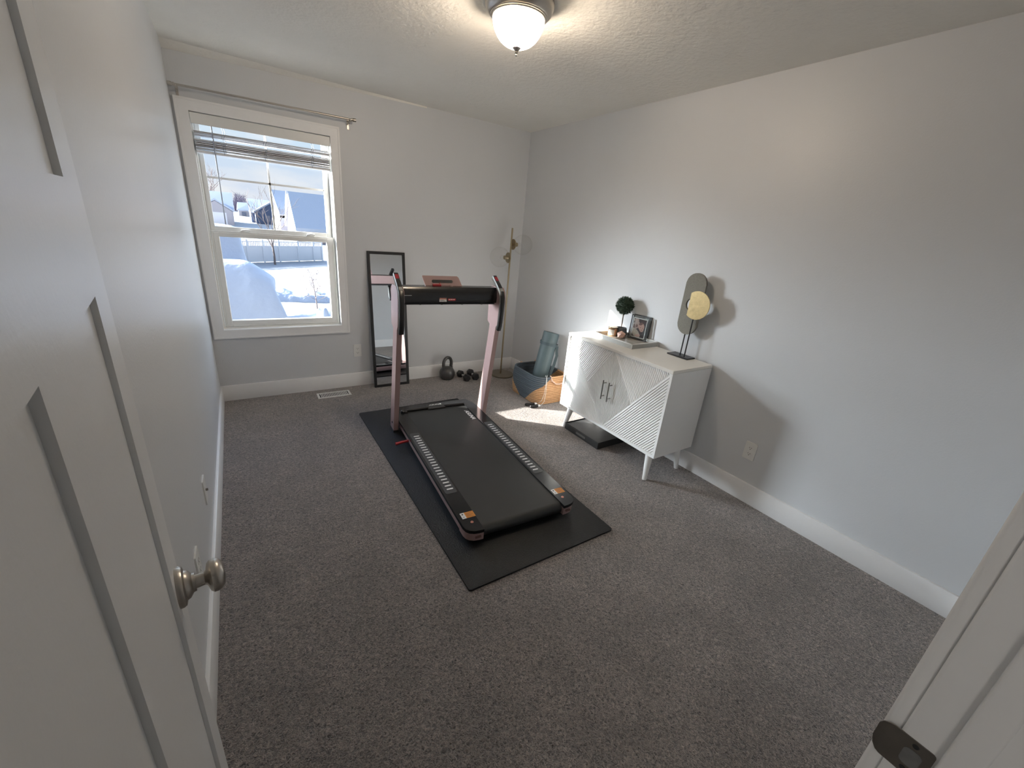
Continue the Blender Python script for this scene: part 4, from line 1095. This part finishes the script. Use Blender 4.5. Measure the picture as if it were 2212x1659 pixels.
prow(8.6,  [(-3,1.22),(-.6,1.22),(-.18,1.22),(0.,1.20),(.06,1.15),(.09,1.0),(.10,.6),(.14,.2),(.2,-.3),(.3,-1.),(.46,-3.2)])
prow(9.3,  [(-3,.5),(-.6,.5),(-.18,.5),(0.,.4),(.06,.3),(.09,.2),(.10,.0),(.14,-.2),(.2,-.5),(.3,-1.),(.46,-3.2)])
prow(9.8,  [(-3,-3.2),(-.6,-3.2),(-.18,-3.2),(0.,-3.2),(.06,-3.2),(.09,-3.2),(.10,-3.2),(.14,-3.2),(.2,-3.2),(.3,-3.2),(.46,-3.2)])
def banked(y, pts):
    k = min(1, max(0, (9.6-y)/0.6))
    z6 = pts[1][1]
    return [(-3.2, z6), (-1.9, z6), (-1.15, z6), (-0.85, z6)] + pts[1:]
vv = [[b.bm.verts.new((x, y, z)) for x, z in banked(y, pts)] for y, pts in rows]
for j in range(len(rows)-1):
    for i in range(13): b.bm.faces.new((vv[j][i], vv[j][i+1], vv[j+1][i+1], vv[j+1][i]))
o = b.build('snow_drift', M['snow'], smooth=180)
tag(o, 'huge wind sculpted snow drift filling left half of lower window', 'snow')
md = o.modifiers.new('Subdivision', 'SUBSURF'); md.levels = 2; md.render_levels = 2
b = B(); y0, y1 = YB+WT, YB+WT+0.02
b.box((XL-4.0, y0, -3.2), (OX0-0.02, y1, 3.2)); b.box((OX1+0.02, y0, -3.2), (XR+4.0, y1, 3.2)); b.box((OX0-0.02, y0, -3.2), (OX1+0.02, y1, OZ0-0.02)); b.box((OX0-0.02, y0, OZ1+0.02), (OX1+0.02, y1, 3.2))
struct(b.build('wall_bounce_shield', M['slate']))  # unseen dark skin, added to keep sun bounce off the snow drift
# plowed bank across the yard
def bank(name, label, p0, p1, w_, h_, seed):
    b = B(); n_ = 40; m_ = 8
    random.seed(seed)
    p0, p1 = Vector(p0), Vector(p1); dr_ = (p1-p0); pr_ = Vector((-dr_.y, dr_.x, 0)).normalized()
    vv = []
    for i in range(n_+1):
        t = i/n_; c = p0 + dr_*t; row = []
        for j in range(m_+1):
            s = -1 + 2*j/m_; p = c + pr_*(s*w_)
            z = ghz(p.x, p.y) - 0.03 + h_*max(0, 1-s*s)**0.8*(0.75+0.5*noise.noise(Vector((p.x*1.9, p.y*1.9, seed)))) + (0.22*h_*noise.noise(Vector((p.x*6, p.y*6, seed))) if 0 < j < m_ else 0)
            row.append(b.bm.verts.new((p.x, p.y, z)))
        vv.append(row)
    for i in range(n_):
        for j in range(m_): b.bm.faces.new((vv[i][j], vv[i+1][j], vv[i+1][j+1], vv[i][j+1]))
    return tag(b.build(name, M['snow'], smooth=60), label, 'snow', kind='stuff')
bank('snow_bank', 'low lumpy shaded snow bank crossing the yard behind the small tree', (0.5, 25.6, 0), (9, 24.6, 0), 1.0, 0.62, 3)
bank('snow_bank', 'nearer lumpy snow ridge at foot of the small tree', (0.6, 20.6, 0), (7.5, 21.6, 0), 0.5, 0.28, 8)
for x, y, hh, w_, lb in ((2.86, 20.3, 0.52, 0.11, 'thinner snow capped stump beside the small tree'), (3.03, 19.9, 0.62, 0.15, 'fatter snow capped stump in front of the small tree')):
    b = B(); z0 = ghz(x, y) - 0.05
    b.lathe([(0,0),(w_*1.25,0),(w_*1.15,hh*0.4),(w_,hh*0.7),(w_*0.7,hh*0.9),(w_*0.35,hh*0.98),(0,hh)], (x,y,z0), Z_, 18)
    tag(b.build('snowy_stump', M['snow']), lb, 'snow')

# fence
fA, fB = Vector((-9.0, 37.5, 0)), Vector((7.42, 47.82, 0))
fd = (fB-fA).normalized(); fn = Vector((fd.y, -fd.x, 0)); flen = (fB-fA).length
fen = thing('privacy_fence', 'white vinyl fence with slatted top band across the snowy yard', 'fence', (fA+fB)/2 + Vector((0,0,-2.95)), math.atan2(fd.y, fd.x))
pos = [0.0, 3.0, 6.0, 9.0, 11.6, 13.05, 14.6, 16.6, 18.35, flen]
def fl_(s): return s - flen/2
for k, s in enumerate(pos):
    b = B(); b.box((fl_(s)-0.08,-0.08,-0.05), (fl_(s)+0.08,0.08,1.86), bev=0.01); b.lathe([(0.11,1.86),(0.11,1.90),(0,1.98)], (fl_(s),0,0), Z_, 4)
    b.build('fence_post', M['fence'], fen, world=False)
for s0, s1 in zip(pos, pos[1:]):
    b = B(); a0, a1 = fl_(s0)+0.08, fl_(s1)-0.08
    b.box((a0,-0.025,0.02), (a1,0.025,1.34)); b.box((a0,-0.045,1.33), (a1,0.045,1.42)); b.box((a0,-0.045,1.72), (a1,0.045,1.80))
    n_ = max(2, int((a1-a0)/0.16))
    for i in range(n_): 
        xx = a0 + (a1-a0)*(i+0.5)/n_; b.box((xx-0.045,-0.018,1.41), (xx+0.045,0.018,1.73))
    b.build('fence_panel', M['fence'], fen, world=False)

# trees
def grow(b, p, d, r, ln, depth, rng, spread, tips, mi=0, kids=(2,3), curve=0.12, shrink=0.72):
    pts = [p]; q = p.copy(); dd = d.copy()
    for i in range(4):
        dd = (dd + Vector((rng.gauss(0,curve), rng.gauss(0,curve), rng.gauss(0.05,curve)))).normalized()
        q = q + dd*(ln/4); pts.append(q.copy())
    b.tube(pts, [r*(1-0.38*i/4) for i in range(5)], 5 if depth < 2 else 7, mi)
    if depth == 0:
        tips.append((q, dd)); return
    for k in range(rng.randint(*kids)):
        t = rng.choice((2,3,4)); a = rng.uniform(0, 2*PI); o = dd.orthogonal().normalized()
        o = Matrix.Rotation(a, 3, dd) @ o
        nd_ = (dd + o*rng.uniform(*spread)).normalized()
        grow(b, pts[t], nd_, r*0.58, ln*shrink*rng.uniform(0.8,1.1), depth-1, rng, spread, tips, mi, kids, curve, shrink)
def bare_tree(name, label, x, y, trunk_h, r, top_h, seed, depth=4, spread=(0.3,0.75)):
    rng = random.Random(seed); b = B(); z0 = ghz(x,y) - 0.1; tips = []
    base = Vector((x,y,z0))
    b.tube([base, base+Vector((0.02,0,trunk_h*0.5)), base+Vector((-0.03,0,trunk_h))], [r*1.15, r, r*0.9], 8)
    for k in range(4):
        a = k*PI/2 + rng.uniform(-.4,.4)
        grow(b, base+Vector((-0.03,0,trunk_h*rng.uniform(.86,1.0))), Vector((math.cos(a)*.38, math.sin(a)*.38, 1)).normalized(), r*0.55, top_h*0.40, depth, rng, spread, tips)
    return tag(b.build(name, M['bark'], smooth=60), label, 'tree', 'bare winter trees outside')
bare_tree('bare_tree', 'tall bare young tree standing in front of the white fence', 2.74, 42.6, 1.75, 0.08, 6.2, 21, 3, (0.25,0.6))
bare_tree('bare_tree', 'bare tree top behind the roof of the leftmost house', -3.4, 128, 3.5, 0.22, 9.0, 5, 4)
# small tree with dead leaves
rng = random.Random(12); b = B(); x, y = 3.08, 22.4; base = Vector((x,y,ghz(x,y)-0.05)); tips = []
trunk = [base, base+Vector((-0.02,0,0.4)), base+Vector((-0.06,0,0.9)), base+Vector((-0.10,0,1.35)), base+Vector((-0.17,0,1.68)), base+Vector((-0.26,0,1.92))]
b.tube(trunk, [0.032,0.028,0.022,0.016,0.010,0.006], 8)
for k in range(15):
    t = 0.42 + 1.35*k/14; i = min(4, int(t/2.0*5)); p = base + Vector((-0.10*t/1.35, 0, t))
    a = k*2.4; ln = 0.70*(1 - 0.45*k/14)
    grow(b, p, Vector((math.cos(a), math.sin(a)*0.8, 0.42)).normalized(), 0.010, ln*0.62, 2, rng, (0.35,0.8), tips, 0, (2,3), 0.10, 0.6)
st_ = b.build('small_tree', M['bark'], smooth=60)
tag(st_, 'small leafy sapling with dry brown leaves at lower right of window view', 'tree')
b = B()
for q, dd in tips:
    for _ in range(1):
        c = q + Vector((rng.gauss(0,.03), rng.gauss(0,.03), rng.gauss(0,.03))); u_ = Vector((rng.gauss(0,1), rng.gauss(0,1), rng.gauss(0,1))).normalized(); v_ = u_.orthogonal().normalized()
        b.quad([c-u_*0.035, c+v_*0.016, c+u_*0.035, c-v_*0.016])
b.build('leaves', M['dryleaf'], st_, smooth=0, recalc=False)

# houses
def slab(b, p, th, mi=0):
    """roof quad p (4 points) thickened downwards"""
    p = [Vector(q) for q in p]; d = Vector((0,0,-th))
    v = [b.bm.verts.new(q) for q in p]; w = [b.bm.verts.new(q+d) for q in p]
    f = b.bm.faces.new(v); f.material_index = mi; f = b.bm.faces.new(w[::-1]); f.material_index = mi
    for i in range(4):
        f = b.bm.faces.new((v[i], w[i], w[(i+1) % 4], v[(i+1) % 4])); f.material_index = mi
# right house: gable towards the left, snowy roof towards us
h1 = thing('house', 'neighbour house at right with tan gable and big snowy roof', 'house', (11.5, 76, -2.6), 0, 'snow covered houses beyond the fence')
b = B(); b.prism([(70.4,-2.9),(81.6,-2.9),(81.6,-0.52),(76,3.95),(70.4,-0.62)], (7.72,0,0), (0,1,0), (0,0,1), (10.5,0,0)); b.build('walls', M['brickwall'], h1)
b = B(); slab(b, [(7.60,70.0,-0.60),(18.5,70.0,-0.60),(18.5,76,4.36),(7.60,76,4.36)], 0.42); slab(b, [(7.35,82.0,-0.40),(18.5,82.0,-0.40),(18.5,76,4.36),(7.35,76,4.36)], 0.42); b.build('snowy_roof', M['snow'], h1)
b = B(); b.box((9.6,70.33,-2.5), (10.6,70.42,-1.2)); b.build('window', M['darkwin'], h1)
h2 = thing('house', 'second house just behind the right one showing a steep snowy roof slope', 'house', (7.6, 88, -2.4), 0, 'snow covered houses beyond the fence')
b = B(); b.prism([(84,-2.4),(96,-2.4),(96,0.9),(90,4.4),(84,0.9)], (6.9,0,0), (0,1,0), (0,0,1), (3.0,0,0)); b.build('walls', M['siding'], h2)
b = B(); slab(b, [(6.95,84,0.75),(10,84,0.75),(10,90,4.85),(6.45,90,4.85)], 0.35); slab(b, [(6.95,96,0.75),(10,96,0.75),(10,90,4.85),(6.45,90,4.85)], 0.35); b.build('snowy_roof', M['snow'], h2)
# left house with garage gable
h3 = thing('house', 'leftmost house with pale garage gable and wide snowy roof', 'house', (-3, 112, -1.9), 0, 'snow covered houses beyond the fence')
b = B(); b.box((-9,108,-2.6), (0.45,118,1.0)); b.build('walls', M['siding'], h3)
b = B(); slab(b, [(-9.5,107.4,0.85),(0.66,107.4,0.85),(0.74,114,4.2),(-9.5,114,4.1)], 0.4); slab(b, [(-9.5,120,0.9),(0.7,120,0.9),(0.74,114,4.2),(-9.5,114,4.1)], 0.4); b.build('snowy_roof', M['snow'], h3)
b = B(); b.prism([(-4.9,-2.6),(0.35,-2.6),(0.35,0.55),(-2.27,2.28),(-4.9,0.55)], (0,102,0), X_, Z_, (0,8,0)); b.build('garage', M['siding'], h3)
b = B(); slab(b, [(-2.27,101.7,2.66),(0.62,101.7,0.74),(0.62,110,0.74),(-2.27,110,2.66)], 0.3); slab(b, [(-2.27,101.7,2.66),(-5.2,101.7,0.74),(-5.2,110,0.74),(-2.27,110,2.66)], 0.3); b.build('garage_roof', M['snow'], h3)
b = B(); b.box((-3.6,101.9,-2.4), (-0.7,102.0,0.25)); b.build('garage_door', M['fence'], h3)
# middle house, navy gable
h4 = thing('house', 'navy sided house in the middle distance with snow on its roof', 'house', (6.2, 122, -1.7), 0, 'snow covered houses beyond the fence')
b = B(); b.box((4.0,121,-2.2), (11,131,1.0)); b.prism([(4.75,-2.2),(11.6,-2.2),(11.6,0.8),(8.2,3.0),(4.75,0.9)], (0,117,0), X_, Z_, (0,6,0)); b.build('walls', M['siding_blue'], h4)
b = B(); slab(b, [(3.9,119.5,0.75),(11,119.5,0.75),(11,126,3.6),(3.62,126,3.65)], 0.3); slab(b, [(3.9,132,0.75),(11,132,0.75),(11,126,3.6),(3.62,126,3.65)], 0.3)
slab(b, [(4.45,116.6,0.95),(8.25,116.6,3.35),(8.25,124,3.35),(4.45,124,0.95)], 0.35); slab(b, [(12,116.6,0.95),(8.25,116.6,3.35),(8.25,124,3.35),(12,124,0.95)], 0.35); b.build('snowy_roof', M['snow'], h4)
b = B(); b.box((6.6,116.9,-1.2), (7.6,117.0,0.2)); b.build('window', M['darkwin'], h4)
h5 = thing('house', 'small distant house between the leftmost and navy houses', 'house', (3.2, 146, -1.2), 0, 'snow covered houses beyond the fence')
b = B(); b.box((1.9,143,-2.0), (5.2,149,1.2)); b.build('walls', M['siding'], h5)
b = B(); slab(b, [(1.6,142.4,0.9),(5.5,142.4,0.9),(5.3,146,2.85),(1.9,146,2.75)], 0.3); slab(b, [(1.6,149.6,0.9),(5.5,149.6,0.9),(5.3,146,2.85),(1.9,146,2.75)], 0.3); b.build('snowy_roof', M['snow'], h5)
b = B(); b.box((2.6,142.8,-0.6), (3.6,142.95,0.3)); b.build('window', M['darkwin'], h5)
# distant woods
rng = random.Random(33); b = B()
for i in range(420):
    x = rng.uniform(-6, 16); y = rng.uniform(165, 185); z0 = ghz(x, y)
    hh = (3.2 + 1.4*noise.noise(Vector((x*0.35, 3.1, 0))) + (2.2 if 1.8 < x < 4.6 else 0))*rng.uniform(0.7,1.05)
    p = Vector((x,y,z0)); b.tube([p, p+Vector((rng.gauss(0,.1),0,hh*0.55)), p+Vector((rng.gauss(0,.3),0,hh))], [0.10,0.07,0.02], 4, cap=False)
    for k in range(5):
        t = rng.uniform(0.35,0.95); q = p+Vector((0,0,hh*t)); b.tube([q, q+Vector((rng.gauss(0,.6), 0, rng.uniform(.3,.9)))], [0.05,0.02], 3, cap=False)
tag(b.build('distant_woods', M['woods'], smooth=0, recalc=False), 'band of bare grey woods on horizon behind the houses', 'trees', kind='stuff')

# ------------------------------------------------------------------ light
GLOW_AZ, GLOW_W, GLOW_EL, GLOW_H, GLOW_L, SKY_UP = 50, 35, 13, 13, 132.0, 6.0
SUN = Vector((1.886, -1.43, -0.852)).normalized()
def sun(name, energy, ang, col, d):
    l = bpy.data.lights.new(name, 'SUN'); l.energy = energy; l.angle = math.radians(ang); l.color = col
    o = bpy.data.objects.new(name, l); COL.objects.link(o); o.rotation_euler = Vector(d).to_track_quat('-Z', 'Y').to_euler(); o.location = (-8, 10, 9); return o
sun('low_sun', 32.0, 0.6, (1.0, 0.96, 0.89), SUN)
def area(name, loc, size, energy, col, d=(0,0,-1), sy=None):
    l = bpy.data.lights.new(name, 'AREA'); l.energy = energy; l.size = size; l.color = col
    if sy: l.shape = 'RECTANGLE'; l.size_y = sy
    o = bpy.data.objects.new(name, l); COL.objects.link(o); o.location = loc; o.rotation_euler = Vector(d).to_track_quat('-Z', 'Y').to_euler(); return o
area('hall_fill_light', (-0.85, -0.95, 2.40), 0.4, 9, (1.0, 0.95, 0.88))  # added unseen in the hall to brighten the jamb and doorway
w = bpy.data.worlds.new('winter sky'); sc.world = w; w.use_nodes = True
nt = w.node_tree; nt.nodes.clear()
out = nt.nodes.new('ShaderNodeOutputWorld'); bg = nt.nodes.new('ShaderNodeBackground'); nt.links.new(bg.outputs[0], out.inputs[0])
tc = nt.nodes.new('ShaderNodeTexCoord'); sp_ = nt.nodes.new('ShaderNodeSeparateXYZ'); nt.links.new(tc.outputs['Generated'], sp_.inputs[0])
cr = nt.nodes.new('ShaderNodeValToRGB'); nt.links.new(sp_.outputs['Z'], cr.inputs[0])
e = cr.color_ramp.elements
e[0].position = 0.0; e[0].color = (0.72, 0.80, 0.98, 1); e[1].position = 0.6; e[1].color = (0.30, 0.52, 0.95, 1)
x = cr.color_ramp.elements.new(0.10); x.color = (0.70, 0.84, 1.0, 1); x = cr.color_ramp.elements.new(0.22); x.color = (0.58, 0.86, 1.0, 1)
n = nt.nodes.new('ShaderNodeTexNoise'); n.inputs['Scale'].default_value = 5; n.inputs['Detail'].default_value = 5
mp = nt.nodes.new('ShaderNodeMapping'); mp.inputs['Scale'].default_value = (1,1,3); nt.links.new(tc.outputs['Generated'], mp.inputs[0]); nt.links.new(mp.outputs[0], n.inputs['Vector'])
mr = nt.nodes.new('ShaderNodeMapRange'); mr.inputs[1].default_value = 0.48; mr.inputs[2].default_value = 0.70; nt.links.new(n.outputs['Fac'], mr.inputs[0])
mx = nt.nodes.new('ShaderNodeMix'); mx.data_type = 'RGBA'; mx.inputs[7].default_value = (0.95, 0.97, 1.0, 1); nt.links.new(mr.outputs[0], mx.inputs[0]); nt.links.new(cr.outputs[0], mx.inputs[6])
# unseen bright band added low around the sun to light the room
def mth(op, a, b=None, c=None, clamp=False):
    k = nt.nodes.new('ShaderNodeMath'); k.operation = op; k.use_clamp = clamp
    for i, q in enumerate((a, b, c)):
        if q is None: continue
        if isinstance(q, (int, float)): k.inputs[i].default_value = q
        else: nt.links.new(q, k.inputs[i])
    return k.outputs[0]
az = mth('ARCTAN2', sp_.outputs['X'], sp_.outputs['Y'])              # 0 = straight out of the window, negative = left
da = mth('ABSOLUTE', mth('ADD', az, math.radians(GLOW_AZ)))
fa = mth('SUBTRACT', 1.0, mth('DIVIDE', da, math.radians(GLOW_W)), clamp=True); fa = mth('POWER', fa, 0.6)
de = mth('ABSOLUTE', mth('SUBTRACT', mth('ARCSINE', sp_.outputs['Z']), math.radians(GLOW_EL)))
fe = mth('SUBTRACT', 1.0, mth('DIVIDE', de, math.radians(GLOW_H)), clamp=True); fe = mth('POWER', fe, 0.6)
gl = mth('MULTIPLY', mth('MULTIPLY', fa, fe), GLOW_L)
gm = nt.nodes.new('ShaderNodeMix'); gm.data_type = 'RGBA'; gm.blend_type = 'ADD'; gm.inputs[0].default_value = 1; gm.clamp_result = False
cg = nt.nodes.new('ShaderNodeVectorMath'); cg.operation = 'SCALE'; cg.inputs[0].default_value = (0.87, 0.94, 1.0); nt.links.new(gl, cg.inputs['Scale'])
up = nt.nodes.new('ShaderNodeMapRange'); up.inputs[1].default_value = 0.16; up.inputs[2].default_value = 0.34; up.inputs[3].default_value = 1.0; up.inputs[4].default_value = SKY_UP  # upper sky outside the window boosted to add fill light indoors
nt.links.new(sp_.outputs['Z'], up.inputs[0])
fy_ = nt.nodes.new('ShaderNodeMapRange'); fy_.inputs[1].default_value = -0.05; fy_.inputs[2].default_value = 0.30; nt.links.new(sp_.outputs['Y'], fy_.inputs[0])
dn = nt.nodes.new('ShaderNodeMapRange'); dn.inputs[1].default_value = 0.85; dn.inputs[2].default_value = 0.62; nt.links.new(sp_.outputs['Z'], dn.inputs[0])
upf = mth('ADD', 1.0, mth('MULTIPLY', mth('MULTIPLY', mth('SUBTRACT', up.outputs[0], 1.0), fy_.outputs[0]), dn.outputs[0]))
su = nt.nodes.new('ShaderNodeVectorMath'); su.operation = 'SCALE'; nt.links.new(mx.outputs[2], su.inputs[0]); nt.links.new(upf, su.inputs['Scale'])
nt.links.new(su.outputs[0], gm.inputs[6]); nt.links.new(cg.outputs[0], gm.inputs[7])
nt.links.new(gm.outputs[2], bg.inputs[0]); bg.inputs[1].default_value = 0.95
pl = area('window_portal', (0.28, YB+WT+0.02, 1.34), 0.88, 0, (1,1,1), (0,-1,0), 1.5); pl.data.cycles.is_portal = True

# ------------------------------------------------------------------ camera
cam = bpy.data.cameras.new('camera'); co = bpy.data.objects.new('camera', cam); COL.objects.link(co)
co.location = (0, 0, 1.51403); co.rotation_euler = (1.21484, -0.08357, -0.5651)
cam.sensor_fit = 'HORIZONTAL'; cam.sensor_width = 36; cam.lens = 887.05154*36/2212
cam.clip_start = 0.01; cam.clip_end = 1000
sc.camera = co
sc.view_settings.view_transform = 'Standard'; sc.view_settings.look = 'None'; sc.view_settings.gamma = 1; sc.view_settings.use_curve_mapping = False
sc.view_settings.exposure = 0.0
sc.cycles.use_denoising = True
sc.cycles.max_bounces = 14; sc.cycles.diffuse_bounces = 8; sc.cycles.transparent_max_bounces = 16; sc.cycles.sample_clamp_indirect = 8
